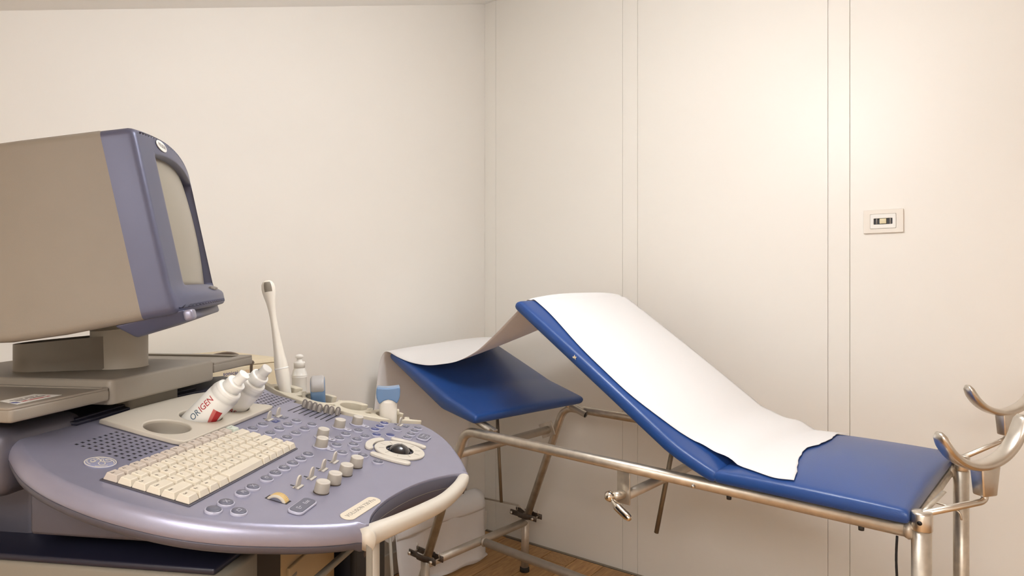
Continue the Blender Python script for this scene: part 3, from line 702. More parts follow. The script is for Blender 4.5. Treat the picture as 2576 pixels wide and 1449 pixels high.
# paddle switches
prof = [(-.0072, .0)] + [(-.0062, .010)] + [(.0058 * math.cos(a) * 1.0, .0125 + .0058 * math.sin(a)) for a in np.linspace(math.pi, 0, 11)] + [(.0062, .010), (.0072, .0)]
mb = MB().add(*extrude([prof], -.0014, .0014, .0005), 0, mtx=Rm(R(90), 'X'))
mb.add(*box(-.0085, .0085, -.0062, -.0018, 0, .0022, .0005), 0); mb.add(*box(-.0085, .0085, .0016, .0040, 0, .0016, .0004), 0)
mb.add(*box(-.0012, .0012, .0030, .0115, 0, .0004), 1, False)
pm_ = mb.mesh('paddle', ['knob', 'black'])
for u, wv in [(0.143, 0.078), (0.186, 0.078), (0.230, 0.077), (0.275, 0.076), (0.392, -0.113), (0.426, -0.113), (0.576, 0.092)]: link('paddle_switch', pm_, US, D(u, wv))
for u, wv, m_ in [(0.428, -0.100, 'btn'), (0.395, -0.099, 'btnb'), (0.581, 0.106, 'btn')]: desk('indicator', MB().add(*box(-.0085, .0085, -.0052, .0052, 0, .0007, .0003), 0).add(*box(-.002, .002, -.001, .001, .0006, .0010), 1), [m_, 'inkl'], u, wv, .0001)
# thumb wheel in a slot
o = desk('thumb_wheel', MB().add(*lathe([(.003, -.0060), (.0155, -.0060), (.0165, -.0052), (.0165, .0052), (.0155, .0060), (.003, .0060)], 40), 0, mtx=Rm(R(90), 'Y')), 'btn', .086, .078, -.0085)
rb = MB()
for k in range(48):
    a = 2 * math.pi * k / 48; rb.add(*box(-.0042, .0060, -.0005, .0005, -.0006, .0003), 0, False, Rm(a, 'X') @ Tm(0, 0, .0166))
part('wheel_rim', MB().add(*lathe([(.0132, -.0062), (.0134, -.0066), (.0166, -.0062), (.0167, -.0040)], 40, False, False), mtx=Rm(R(90), 'Y')), 'greyl', o)
part('tread', rb.add(*lathe([(.0166, -.0045), (.0167, -.0044), (.0167, .0062), (.0155, .0063)], 40, False, False), 0, mtx=Rm(R(90), 'Y')), 'tan', o)
desk('wheel_slot', MB().add(*box(-.0068, .0070, -.0168, .0168, 0, .0003), smooth=False), 'black', .086, .078, .0001)
# trackball
TB = desk('trackball', MB().add(*extrude([circle(0, 0, .0480, 56), circle(0, 0, .0262, 48)], 0, .0042, .0016)), 'cream', .413, .1475)
part('socket', MB().add(*lathe([(.0275, .0004), (.0262, .0005), (.0262, .0034), (.0248, .0040), (.0238, .0030), (.0236, .0003)], 44, False, False)), 'black', TB)
part('ball', MB().add(*lathe([(max(.0235 * math.cos(a), .0002),   .0235 * math.sin(a) - .0092) for a in np.linspace(.28, math.pi / 2, 20)], 48, True, True)), 'ball', TB)
tk = MB()
for k in range(10):
    a = 2 * math.pi * (k + .35) / 10
    tk.add(*ribbon([(.0300 * math.cos(a), .0300 * math.sin(a)), (.0405 * math.cos(a), .0405 * math.sin(a))], .0007, .0044), 0, False)
part('tick_mark', tk, 'greyd', TB)
def arcbar(a0, a1, r0, r1):
    n = 16; rc, hw = (r0 + r1) / 2, (r1 - r0) / 2; o = []
    for k in range(n + 1): a = a0 + (a1 - a0) * k / n; o.append((r1 * math.cos(a), r1 * math.sin(a)))
    for k in range(1, 8): b = math.pi * k / 8; o.append((rc * math.cos(a1) + hw * (math.cos(a1) * math.cos(b) - math.sin(a1) * math.sin(b)), rc * math.sin(a1) + hw * (math.sin(a1) * math.cos(b) + math.cos(a1) * math.sin(b))))
    for k in range(n + 1): a = a1 + (a0 - a1) * k / n; o.append((r0 * math.cos(a), r0 * math.sin(a)))
    for k in range(1, 8): b = math.pi + math.pi * k / 8; o.append((rc * math.cos(a0) + hw * (math.cos(a0) * math.cos(b) - math.sin(a0) * math.sin(b)), rc * math.sin(a0) + hw * (math.sin(a0) * math.cos(b) + math.cos(a0) * math.sin(b))))
    return o
for uo, wo, mid, half, r0, r1 in ((.413, .1475, R(90), R(31), .0510, .0655), (.455 - .125, .1475, R(0), R(12.5), .1335, .1465), (.373 + .125, .1490, R(180), R(12.5), .1375, .1525)):
    desk('trackball_key', MB().add(*extrude([arcbar(mid - half, mid + half, r0, r1)], 0, .0052, .0016)), 'cream', uo, wo)
# name plate
mb = MB().add(*extrude([rrect(-.0475, .0475, -.0112, .0112, .0108, 7)], 0, .0016, .0006), 0)
mb.add(*text('VOLUSON 730 Pro', .0098, .0002), 1, False, Tm(0, 0, .0017)); desk('name_plate', mb, ['key', 'fader'], .1320, .1845, 0, R(-7.5))
# slide faders
ws = [-.1165, -.1045, -.0925, -.0805, -.0685, -.0565, -.0445, -.0325]
o = desk('fader_slots', MB().add(*box(-.0015, .0015, -.0005, .0005, 0, .0002), smooth=False), 'black', .55, -.085)
for wv in ws: part('slot', MB().add(*box(.474, .548, -wv - .0011, -wv + .0011, .0001, .0004), smooth=False), 'black', US, TILT.copy())
bpy.data.objects.remove(o)
fp = [(-.0050, 0), (-.0050, .0095)] + [(.0050 * math.cos(a), .0095 + .0050 * math.sin(a)) for a in np.linspace(math.pi, 0, 11)] + [(.0050, .0095), (.0050, 0)]
fi = [(x * .55, y * .86) for x, y in fp]
mb = MB().add(*extrude([fp], -.0012, .0012, .0006), 0, mtx=Rm(R(90), 'X') @ Tm(0, .001, 0)).add(*extrude([fi], -.0005, .0034, .0018), 1, mtx=Rm(R(90), 'X') @ Tm(0, .001, 0))
mb.add(*extrude([fi], -.0034, .0005, .0018), 1, mtx=Rm(R(90), 'X') @ Tm(0, .001, 0))
fm_ = mb.mesh('fader', ['fader', 'knobs'])
for u, wv in zip([.5205, .5185, .5180, .5165, .5235, .5225, .5285], ws[1:]): link('fader', fm_, US, D(u, wv, 0, R(90)) @ Matrix.Diagonal((1.12, 1.2, 1.25, 1)))
desk('scale_mark', MB().add(*box(-.0012, .0012, -.045, .045, 0, .0003), smooth=False), 'black', .5515 - .0035, -.077, .0001, R(2))
# round emblem
mb = MB().add(*lathe([(.0200, 0), (.0200, .0008), (.0194, .0012), (.01, .0013)], 48), 0)
mb.add(*extrude([circle(0, 0, .0196, 56), circle(0, 0, .0183, 56)], .0011, .0016, .0002), 1)
L1 = [(-0.0085, -0.0085), (-0.0075, -0.0055), (-0.0025, -0.0058), (0.0005, -0.0115), (-0.0025, -0.0125), (-0.0062, -0.0095), (-0.0050, -0.0065), (0.0005, -0.0075), (0.0055, -0.0085), (0.0065, -0.0125), (0.0085, -0.0142), (0.0075, -0.0095), (0.0015, -0.0015), (-0.0055, 0.0015), (-0.0085, 0.0065), (-0.0080, 0.0085), (-0.0035, 0.0095), (0.0015, 0.0055), (0.0015, 0.0015), (0.0045, -0.0035), (0.0085, -0.0055), (0.0095, -0.0035)]
L2 = [(0.0075, -0.0025), (0.0035, 0.0025), (0.0055, 0.0065), (0.0105, 0.0075), (0.0135, 0.0055), (0.0140, 0.0015), (0.0120, -0.0010), (0.0095, -0.0005), (0.0092, 0.0022), (0.0110, 0.0025)]
for st in (L1, L2): mb.add(*ribbon([(x * 1.02, -y * 1.02) for x, y in spline(st, 4)], .0011, .0019), 1, False)
for a0 in range(20, 380, 90): mb.add(*ribbon([((.0170 - .0026 * t) * math.cos(R(a0 + 58 * t)), (.0170 - .0026 * t) * math.sin(R(a0 + 58 * t))) for t in np.linspace(0, 1, 9)], .0010, .0018), 1, False)
desk('emblem', mb, ['emblem', 'cream'], .0435, -.1695, 0)

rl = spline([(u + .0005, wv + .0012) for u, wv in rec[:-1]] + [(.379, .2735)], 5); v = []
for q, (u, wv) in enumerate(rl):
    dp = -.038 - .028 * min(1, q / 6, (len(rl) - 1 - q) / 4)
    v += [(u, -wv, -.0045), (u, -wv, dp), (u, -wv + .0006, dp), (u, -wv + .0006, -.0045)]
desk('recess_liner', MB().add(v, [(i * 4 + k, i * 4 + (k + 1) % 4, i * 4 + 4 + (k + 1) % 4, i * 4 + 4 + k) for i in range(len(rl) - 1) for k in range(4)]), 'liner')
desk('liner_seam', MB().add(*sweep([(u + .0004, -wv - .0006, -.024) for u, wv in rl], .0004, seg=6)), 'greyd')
# front handle: oval bar across the recess, with its upright
hpts = [(.086, .214, -.020), (.100, .2165, -.0175), (.152, .2415, -.0125), (.21, .2625, -.011), (.268, .277, -.0115), (.334, .2835, -.0115), (.378, .283, -.012), (.398, .281, -.013)]
hs_ = spline([(u, -wv, n) for u, wv, n in hpts], 6); nh = len(hs_)
sc = [np.interp(i / (nh - 1), [0, .1, .25, .85, 1], [1.36, 1.24, 1.05, 1, .92]) for i in range(nh)]
o = desk('handle', MB().add(*sweep(hs_, .0110, .0128, 20, (0, 0, 1), scale=sc, power=2.4)), 'cream')
part('handle_upright', MB().add(*box(.0885, .118, -.2145, -.2045, .30, .950, .003, 2)), 'cream', US)
part('upright_shade', MB().add(*box(.0870, .0890, -.2140, -.2050, .30, .940, .0008)), 'greyd', US)  # thin dark sheet painting the shaded near side of the upright

# monitor shelf: centre slab and two wings, carried by the rear column
def flat(name, x0, x1, w0, w1, z0, z1, m, bev=.004, r=.010, parent=US):
    return part(name, MB().add(*extrude([rrect(x0, x1, -w1, -w0, r)], z0 - .0045, z1 - .0045, bev)), m, parent)
flat('monitor_shelf', .172, .446, -.66, -.258, 1.1025, 1.1440, 'grey', .005)
nw = flat('shelf_wing', -.002, .1715, -.64, -.260, 1.1110, 1.1300, 'grey', .004, .006)
part('rim', MB().add(*extrude([rrect(-.002, .1712, .2605, .64, .006), rrect(.008, .165, .2665, .63, .004)], 1.124, 1.1277, .0012)), 'grey', nw)
fw = flat('shelf_wing', .4465, .590, -.64, -.260, 1.1170, 1.1345, 'grey', .003, .004)
part('rim', MB().add(*extrude([rrect(.447, .590, .2605, .64, .004), rrect(.456, .572, .283, .62, .004)], 1.128, 1.1337, .0012)), 'grey', fw)
flat('shelf_neck', .25, .375, -.50, -.285, 1.045, 1.104, 'greyd', .004)
# sticker on the near wing (print too small to read: bars)
mb = MB().add(*hexa([(.030, .284, 1.1258), (.048, .332, 1.1258), (.106, .334, 1.1258), (.106, .286, 1.1258), (.030, .284, 1.1262), (.048, .332, 1.1262), (.106, .334, 1.1262), (.106, .286, 1.1262)]), 0, False)
random.seed(3)
for y, h, m_ in ((.2965, .0042, 1), (.3075, .003, 2), (.3165, .0022, 2)):
    x = .050
    while x < .098:
        dx = random.uniform(.0012, .0034); mb.add(*box(x, x + dx, y - h / 2, y + h / 2, 1.1261, 1.1264), m_, False); x += dx + .0007 + (.003 if random.random() < .12 else 0)
mb.add(*box(.037, .043, .292, .304, 1.1261, 1.1264), 3, False)
part('sticker', mb, ['white', 'red', 'ink', 'dblue'], nw)
# rear column, cabinet
part('rear_column', MB().add(*box(.10, .52, .33, .60, .90, 1.05, .01, 3)), 'lilacd', US)
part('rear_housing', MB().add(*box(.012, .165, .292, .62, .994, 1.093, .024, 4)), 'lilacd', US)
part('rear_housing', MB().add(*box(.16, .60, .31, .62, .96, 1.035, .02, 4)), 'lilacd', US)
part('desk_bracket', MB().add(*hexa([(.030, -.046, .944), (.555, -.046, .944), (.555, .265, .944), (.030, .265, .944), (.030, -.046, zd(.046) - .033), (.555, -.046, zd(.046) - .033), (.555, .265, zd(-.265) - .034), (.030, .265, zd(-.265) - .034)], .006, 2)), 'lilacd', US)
part('cabinet_top', MB().add(*box(.030, .60, -.016, .75, .906, .9155, .003, 2)), 'navy', US)
part('cabinet_side', MB().add(*box(.028, .115, -.030, .74, .16, .9055, .005, 2)), 'greyd', US)
part('cabinet_side', MB().add(*box(.52, .602, -.030, .74, .16, .9055, .005, 2)), 'navy', US)
part('cabinet_back', MB().add(*box(.115, .52, .30, .74, .16, .902), smooth=False), 'black', US)
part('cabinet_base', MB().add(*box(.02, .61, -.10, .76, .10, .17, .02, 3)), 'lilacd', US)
for u in (.07, .56):
    for y in (-.04, .70):
        c_ = part('caster', MB().add(*lathe([(.02, .068), (.02, .105)], 16), mtx=Tm(u, y, 0)).add(*box(-.018, .018, -.012, .03, .04, .07, .006), mtx=Tm(u, y, 0)), 'greyd', US)
        part('wheel', MB().add(*lathe([(.02, -.013), (.0325, -.013), (.035, -.009), (.035, .009), (.0325, .013), (.02, .013)], 24), mtx=Tm(u, y + .02, .035) @ Rm(R(90), 'Y')), 'rubber', c_)
# video printer in the bay
pr = part('bay_printer', MB().add(*box(.245, .445, .004, .28, .62, .900, .004, 2)), 'printer', US)
part('front_lid', MB().add(*box(.262, .44, -.002, .006, .655, .812, .002, 2)), 'printer', pr)
part('tray_slot', MB().add(*box(.272, .40, -.0028, .0, .722, .7245), smooth=False), 'black', pr)
part('printer_button', MB().add(*box(.256, .272, -.003, .006, .838, .862, .0015)), 'greyl', pr)
part('printer_label', MB().add(*box(.264, .285, -.0028, .0, .792, .797), smooth=False), 'greyd', pr)
part('bay_shade_panel', MB().add(*box(.115, .2445, .006, .03, .30, .9055), smooth=False), 'bay', US)  # dark sheet standing in for the shade inside the bay
part('bay_shelf', MB().add(*box(.115, .52, -.015, .30, .60, .62), smooth=False), 'navy', US)
part('bay_cover', MB().add(*box(.446, .61, -.045, -.031, .30, .945, .003)), 'black', US)
part('support_bar', MB().add(*sweep([(.16, -.062, .8155), (.48, -.062, .7955)], .0055, .0055, 10, power=4)), 'greyd', US)
# swivel: round column and the long arm behind it
SW = Tm(.327, .374, 0) @ Rm(R(25.28), 'Z')
part('swivel_column', MB().add(*lathe([(.0482, 1.1350), (.0482, 1.140), (.0470, 1.142), (.0470, 1.212), (.045, 1.2145)], 44), mtx=SW), 'greyl', US)
ol = [(.0452, .006)] + [(.0452 * math.cos(a), .122 + .0452 * math.sin(a)) for a in np.linspace(0, math.pi, 20)] + [(-.0452, .006)]
nO = len(ol)
tz = lambda y: 1.1865 + (.167 - y) / .167 * .0145
v = [(x, y, 1.1350) for x, y in ol] + [(x * .985, y, tz(y)) for x, y in ol] + [(x * .80, .09 + (y - .09) * .84, tz(y) - .006) for x, y in ol]
f = [(k * nO + i, k * nO + (i + 1) % nO, (k + 1) * nO + (i + 1) % nO, (k + 1) * nO + i) for k in range(2) for i in range(nO)] + [tuple(2 * nO + i for i in range(nO)), tuple(range(nO - 1, -1, -1))]
am = MB()
for k in range(2): am.add(v[k * nO:(k + 2) * nO], [(i, (i + 1) % nO, nO + (i + 1) % nO, nO + i) for i in range(nO)], mtx=SW)
part('swivel_arm', am.add(v[2 * nO:], [tuple(range(nO))], smooth=False, mtx=SW), 'grey', US)

# monitor: a across the face, b up, d out of the face (mesh y = -d)
MON = part('monitor', MB().add(*box(.12, .32, .10, .24, .02, .20, .008, 2)), 'greyd', US, Tm(.1436, .1251, 1.2528 - .0045) @ Rm(R(25.28), 'Z') @ Rm(R(-11.4), 'X'))
MW, MH = .428, .288
def mcurve(a): return 1 - ((a - MW / 2) / (MW / 2)) ** 2
def bulge(a, b): return .013 * max(mcurve(a), 0)
def outer(n=30):
    """closed outline, anticlockwise from the lower near corner: bottom, far side, arched top, near side"""
    P = []; r = .012
    for k in range(n + 1): P.append((r + (MW - 2 * r) * k / n, 0.))
    for k in range(1, 5): P.append((MW - r + r * math.sin(R(90) * k / 5), r - r * math.cos(R(90) * k / 5)))
    for k in range(n + 1): P.append((MW, r + (MH - .02 - r) * k / n))
    for k in range(1, 5): P.append((MW - .02 + .02 * math.cos(R(90) * k / 5), MH - .02 + .02 * math.sin(R(90) * k / 5)))
    for k in range(n + 1):
        a = MW - .02 - (MW - .04 + .01) * k / n; P.append((a, MH + .014 * max(mcurve(a), 0) + .0025 * k / n))
    for k in range(1, 5): P.append((.010 - .010 * math.sin(R(90) * k / 5), MH - .008 + .0105 * math.cos(R(90) * k / 5)))
    for k in range(n + 1): P.append((0, MH - .008 - (MH - .008 - r) * k / n))
    for k in range(1, 5): P.append((r - r * math.cos(R(90) * k / 5), r - r * math.sin(R(90) * k / 5)))
    return P
def inner():
    P = []
    O = outer()
    x0, x1, y0, y1 = .078, .421, .044, .262
    for a, b in O:
        ta = a / MW; tb = min(max(b / MH, 0), 1)
        P.append((x0 + (x1 - x0) * ta, y0 + (y1 - y0) * tb + (.012 * max(mcurve(a), 0) if b > MH * .9 else 0)))
    return P
O_, I_ = outer(), inner(); nO = len(O_)
def lip(a, b):  # the chin bulges forward below the screen
    q = min(max((.045 - b) / .021, 0), 1); q = q * q * (3 - 2 * q) * .35 + q * .65
    return .026 * q * max(mcurve(a), 0) ** .8
rings = []
def ring(f): rings.append([f(o, i) for o, i in zip(O_, I_)])
DB = -.046
ring(lambda o, i: (o[0], o[1], DB))
ring(lambda o, i: (o[0], o[1], -.010 + bulge(*o) * .8 + lip(o[0], o[1]) * .9))
def sk(o, e, d): # inset from the outline by e
    a = o[0] + (e if o[0] < .006 else (-e if o[0] > MW - .006 else 0)); b = o[1] + (e if o[1] < .006 else (-e if o[1] > MH - .012 else 0))
    return (a, b, d + bulge(a, b) + lip(a, b))
def inset(e):
    a_ = lambda P: abs(sum(P[k - 1][0] * P[k][1] - P[k][0] * P[k - 1][1] for k in range(len(P))))
    q1, q2 = offs(O_, e), offs(O_, -e)
    return q1 if a_(q1) < a_(q2) else q2
for e, dd in ((.0012, -.0055), (.0030, -.0026), (.0058, -.0007), (.0090, 0)): rings.append([(a, b, dd + bulge(a, b) + lip(a, b)) for a, b in inset(e)])
for t in (.15, .28, .40, .50, .60, .72, .84, .94):
    ring(lambda o, i, t=t: (o[0] + (i[0] - o[0]) * t, o[1] + (i[1] - o[1]) * t, bulge(o[0] + (i[0] - o[0]) * t, 0) + lip(o[0] + (i[0] - o[0]) * t, o[1] + (i[1] - o[1]) * t)))
ring(lambda o, i: (i[0], i[1], bulge(*i) + lip(*i) - .001))
ring(lambda o, i: (i[0] + (.004 if i[0] < .2 else 0), i[1], bulge(*i) - .020))
v = [(a, -d, b) for rg in rings for a, b, d in rg]
f = [(k * nO + i, k * nO + (i + 1) % nO, (k + 1) * nO + (i + 1) % nO, (k + 1) * nO + i) for k in range(len(rings) - 1) for i in range(nO)]
part('bezel', MB().add(v, f), 'blue', MON)
# screen glass
v = []; f = []
for i in range(21):
    for j in range(15):
        a = .070 + .354 * i / 20; b = .036 + .256 * j / 14
        v.append((a, -(bulge(a, b) - .0075 - .008 * ((b - .16) / .13) ** 2 - .0035 * ((a - .25) / .17) ** 2), b))
for i in range(20):
    for j in range(14): f.append((i * 15 + j, (i + 1) * 15 + j, (i + 1) * 15 + j + 1, i * 15 + j + 1))
so = part('screen', MB().add(v, f), 'screen', MON); q_ = so.modifiers.new('thick', 'SOLIDIFY'); q_.thickness = .004; q_.offset = -1
# grey housing behind the bezel
secs = [(DB + .0005, 1., 1., 0, 0), (DB - .002, 1.002, 1.002, 0, 0), (-.15, .995, 1.0, 0, 0), (-.22, .97, .985, 0, .004), (-.28, .90, .93, 0, .014), (-.34, .78, .84, 0, .03), (-.38, .66, .76, 0, .05), (-.395, .58, .70, 0, .065)]
v = []
for d, ka, kb, sa, sb in secs:
    v += [(MW / 2 + (a - MW / 2) * ka, -d, b * kb + sb) for a, b in O_]
f = [(k * nO + i, k * nO + (i + 1) % nO, (k + 1) * nO + (i + 1) % nO, (k + 1) * nO + i) for k in range(len(secs) - 1) for i in range(nO)] + [tuple((len(secs) - 1) * nO + i for i in range(nO))]
part('housing', MB().add(v, f), 'grey', MON)
part('chin_base', MB().add(*hexa([(.030, .066, -.0255), (.345, .066, -.0255), (.345, -.014, -.013), (.030, -.020, -.013), (.010, .088, .0), (.36, .088, .0), (.36, -.010, .004), (.010, -.012, .004)], .004, 2)), 'blue', MON)
part('latch', MB().add(*box(.004, .034, -.024, -.010, -.014, .003, .004, 2)), 'lilac', MON)
def onface(a, b, e=0): return Tm(a, -(bulge(a, b) + lip(a, b) + e), b)
v, f = lathe([(1, 0), (1, .0008), (.9, .0012)], 36)
mb = MB().add([(x * .030, y * .0088, z) for x, y, z in v], f, 0).add(*text('VOLUSON', .0095, .0003, sx=.95), 1, False, Tm(0, 0, .0013))
sl_ = math.atan2(.013 * 2 * ((.132 - MW / 2) / (MW / 2)) * -1 / (MW / 2), 1)
part('badge', mb, ['white', 'fader'], MON, Tm(.124, -(bulge(.124, .285) + .0006), .2845) @ Rm(-sl_, 'Z') @ Rm(R(90), 'X'))
for a in (.196, .212, .228):
    part('monitor_button', MB().add([(x * .0052, y * .0062, z) for x, y, z in v], [q for q in f], 0).add(*lathe([(.0052, 0), (.005, .003), (.003, .004)], 20), 0), 'fader', MON, onface(a, .032, .0004) @ Rm(R(28), 'X'))
part('monitor_neck', MB().add(*lathe([(.040, 1.212), (.058, 1.226), (.060, 1.240)], 36), mtx=Tm(.322, .378, -.0045)), 'greyd', US)

# probe holder rail along the far edge of the desk: contour of a small distance field
fu = spline(farc, 6); fw_ = np.array([p[1] for p in fu]); fuu = np.array([p[0] for p in fu]); od = np.argsort(fw_); fw_, fuu = fw_[od], fuu[od]
RC = [(.6085, -.193), (.613, -.1085), (.613, -.031), (.618, .055)]
gu = np.arange(.535, .70, .0015); gw = np.arange(-.275, .150, .0015)
UU, WW = np.meshgrid(gu, gw, indexing='ij')
UF = np.interp(WW, fw_, fuu)
rail = np.maximum(np.maximum(UF + .0006 - UU, UU - UF - np.interp(WW, [-.26, -.2, .06, .125], [.014, .024, .026, .003])), np.maximum(-.262 - WW, WW - .123))
d = rail
for u, wv in RC: d = np.minimum(d, np.hypot((UU - u) * .95, WW - wv) - .0435)
d = np.maximum(d, UF + .0006 - UU)
rr_ = [.027, .0355, .030, .032]
for (u, wv), rh in zip(RC, rr_):
    d = np.maximum(d, rh - np.hypot((UU - u) * 1.04, WW - wv))
    g = np.maximum(np.abs((UU - u) * .64 - (WW - wv) * .77) - .011, -((UU - u) * .77 + (WW - wv) * .64))
    d = np.maximum(d, -g)
def contours(F):
    segs = {}
    nu, nw_ = F.shape
    def ip(a, b):
        t = F[a] / (F[a] - F[b]); return (gu[a[0]] + (gu[b[0]] - gu[a[0]]) * t, gw[a[1]] + (gw[b[1]] - gw[a[1]]) * t)
    nxt = {}
    for i in range(nu - 1):
        for j in range(nw_ - 1):
            c = [(i, j), (i + 1, j), (i + 1, j + 1), (i, j + 1)]; ins = [F[q] < 0 for q in c]
            if all(ins) or not any(ins): continue
            ent, ext = [], []
            for k in range(4):
                if ins[k] != ins[(k + 1) % 4]:
                    key = tuple(sorted((c[k], c[(k + 1) % 4])))
                    (ext if ins[k] else ent).append((key, ip(c[k], c[(k + 1) % 4])))
            for a, b in zip(ext, ent): nxt[a[0]] = (b[0], a[1])
    loops = []
    while nxt:
        k = next(iter(nxt)); lp = []
        while k in nxt: k2, p = nxt.pop(k); lp.append(p); k = k2
        if len(lp) > 12: loops.append(lp)
    return loops
LP = contours(d); SM = []
for lp in LP:
    a = np.array(lp); a = (np.roll(a, 1, 0) + 2 * a + np.roll(a, -1, 0)) / 4; a = (np.roll(a, 1, 0) + 2 * a + np.roll(a, -1, 0)) / 4
    SM.append([(p[0], -p[1]) for p in a[::2]])
PH = desk('probe_holder', MB().add(*extrude(SM, -.046, .0045, .0022)), 'creamd')

# ------------------------------------------------------------------ probes standing in the holder (things of their own)
def stand(name, u, wv, n, ax=(0, 0, 1), spin=0.):
    """an Empty standing on the desk plane with its z axis along ax (desk coordinates u, w, n)"""
    a = (UW @ TILT).to_3x3() @ Vector((ax[0], -ax[1], ax[2])); p = (UW @ TILT) @ Vector((u, -wv, n))
    o = bpy.data.objects.new(name, None); COL.objects.link(o); o.empty_display_size = .05
    q = a.normalized().to_track_quat('Z', 'Y'); o.matrix_world = Tm(*p) @ q.to_matrix().to_4x4() @ Rm(spin, 'Z'); return o
def upright(name, u, wv, n, lean=(0, 0), spin=0.):
    p = (UW @ TILT) @ Vector((u, -wv, n)); o = bpy.data.objects.new(name, None); COL.objects.link(o)
    o.matrix_world = Tm(*p) @ Rm(R(81.574) + YAW, 'Z') @ Rm(lean[0], 'X') @ Rm(lean[1], 'Y') @ Rm(spin, 'Z'); return o
t = tag(upright('ultrasound_probe', .607, -.186, -.022, (R(-10.0), 0)), 'long thin white wand probe with a rounded tip, standing beside the white squeeze bottle', 'probe', 'probes in the holder')
t.rotation_mode = 'QUATERNION'
part('wand', MB().add(*lathe([(.009, 0), (.0120, .004), (.0126, .02), (.0132, .034), (.0148, .044), (.0151, .066), (.0148, .076), (.0143, .086), (.0112, .112), (.0092, .140), (.0076, .165), (.0071, .190), (.0080, .210), (.0100, .228), (.0130, .243), (.0146, .252), (.0150, .261), (.0138, .270), (.0100, .2765), (.0040, .2795)], 36)), 'probe', t)
part('collar', MB().add(*lathe([(.0148, .0745), (.0157, .0755), (.0157, .077), (.0147, .078)], 36, False, False)), 'white', t)
v = []; f = []
for i in range(9):
    for j in range(7):
        z = .2525 + .0225 * i / 8; r_ = np.interp(z, [.252, .261, .270, .2765], [.0147, .0151, .0139, .0101]) + .0003
        a = R(205 + (j - 3) * 11); v.append((r_ * math.cos(a), r_ * math.sin(a), z))
for i in range(8):
    for j in range(6): f.append((i * 7 + j, i * 7 + j + 1, (i + 1) * 7 + j + 1, (i + 1) * 7 + j))
part('window', MB().add(v, f), 'greyd', t)
t = tag(upright('ultrasound_probe', .6125, -.109, -.029, (R(-2), 0), R(24)), 'blue curved probe with a grey face, seen edge-on between wand and empty holder slot', 'probe', 'probes in the holder')
pf = [(-.011, .0), (-.0150, .012), (-.0195, .034), (-.0285, .052)] + [(.030 * math.cos(a), .066 + .016 * math.sin(a)) for a in np.linspace(math.pi, 0, 13)] + [(.0285, .052), (.0195, .034), (.0150, .012), (.011, .0)]
part('body', MB().add(*extrude([pf], -.0158, .0158, .007, 4), mtx=Rm(R(90), 'X')), 'pblue', t)
lf = [(-.0300, .050), (-.0312, .062)] + [(.0310 * math.cos(a), .066 + .0168 * math.sin(a)) for a in np.linspace(math.pi, 0, 13)] + [(.0312, .062), (.0300, .050), (.02, .049), (-.02, .049)]
part('lens', MB().add(*extrude([lf], -.0146, .0146, .0045, 3), mtx=Rm(R(90), 'X')), 'plens', t)
part('grip', MB().add(*loft([(0, 0, -.045, .010, .010, 2), (0, 0, -.030, .014, .012, 2.4), (0, 0, .002, .0195, .0140, 2.6)], 28)), 'probe', t)
t = tag(upright('ultrasound_probe', .618, .054, -.014, (0, R(0)), R(18.7)), 'cream handled probe with a wide glossy blue head, last in the holder by the couch', 'probe', 'probes in the holder')
part('handle', MB().add(*loft([(0, 0, -.03, .016, .018, 2.5), (0, 0, .0, .0175, .0195, 2.7), (0, 0, .046, .0175, .0195, 2.8), (0, 0, .056, .0165, .0185, 2.8)], 36)), 'probe', t)
hd_ = [(-.0190, .046), (-.0225, .051), (-.0255, .060), (-.0262, .070), (-.0255, .079), (-.0235, .0825), (-.012, .0812), (0, .0806), (.012, .0812), (.0235, .0825), (.0255, .079), (.0262, .070), (.0255, .060), (.0225, .051), (.0190, .046), (.010, .052), (0, .0545), (-.010, .052)]
part('head', MB().add(*extrude([hd_], -.0175, .0175, .0028, 3), mtx=Rm(R(90), 'Z') @ Rm(R(90), 'X')), 'pblue', t)
part('clip', MB().add(*box(-.006, .006, -.0245, -.019, .018, .030, .002)), 'creamd', t)

# ------------------------------------------------------------------ gel bottles leaning in the cup holder
def wrap(v, r, ang0, z0):
    """bend flat print (x along the bottle axis, y round it) on to a cylinder"""
    return [((r + z) * math.cos(ang0 - y / r), (r + z) * math.sin(ang0 - y / r), z0 + x) for x, y, z in v]
def gel(name, c, ax, spin, label, short):
    a_ = Vector(ax).normalized() * -.024
    t = tag(stand(name, c[0] + a_.x, c[1] + a_.y, .003 + a_.z, ax, spin), label, 'bottle', 'gel bottles in the cup holder')
    rb_ = .0263
    pr_ = [(.023, 0), (.0253, .002), (rb_, .006), (rb_, .082), (.0247, .086), (rb_, .0868), (.0247, .0885), (rb_, .0895), (.0244, .0910), (.0256, .0925), (.0236, .0940), (.0247, .0955), (.0236, .0975), (.0237, .0985), (.0226, .1002), (.0225, .1015), (.0180, .1025)]
    part('body', MB().add(*lathe(pr_, 44)), 'white', t)
    part('collar', MB().add(*lathe([(.0172, .1015), (.0172, .1175), (.0166, .1190), (.0125, .1196)], 36)), 'white', t)
    part('cap', MB().add(*lathe([(.0098, .1190), (.0098, .1210), (.0092, .1225), (.0104, .1375), (.0104, .1390), (.0088, .1394)], 30)), 'white' if not short else 'frost', t)
    if short: part('nozzle_skirt', MB().add(*lathe([(.0140, .1190), (.0112, .1240), (.0112, .126)], 30, False, False)), 'frost', t)
    return t
g1 = gel('gel_bottle', CUPS[1], (.006, .062, .095), 0, 'white gel bottle with ORIGEN print and red flash leaning in the middle cup', False)
def aim(t):
    """angle round the bottle axis that faces the camera"""
    q = t.matrix_world.inverted() @ Vector((0, 0, EYE)); return math.atan2(q.y, q.x)
bpy.context.view_layer.update()
A1 = aim(g1)
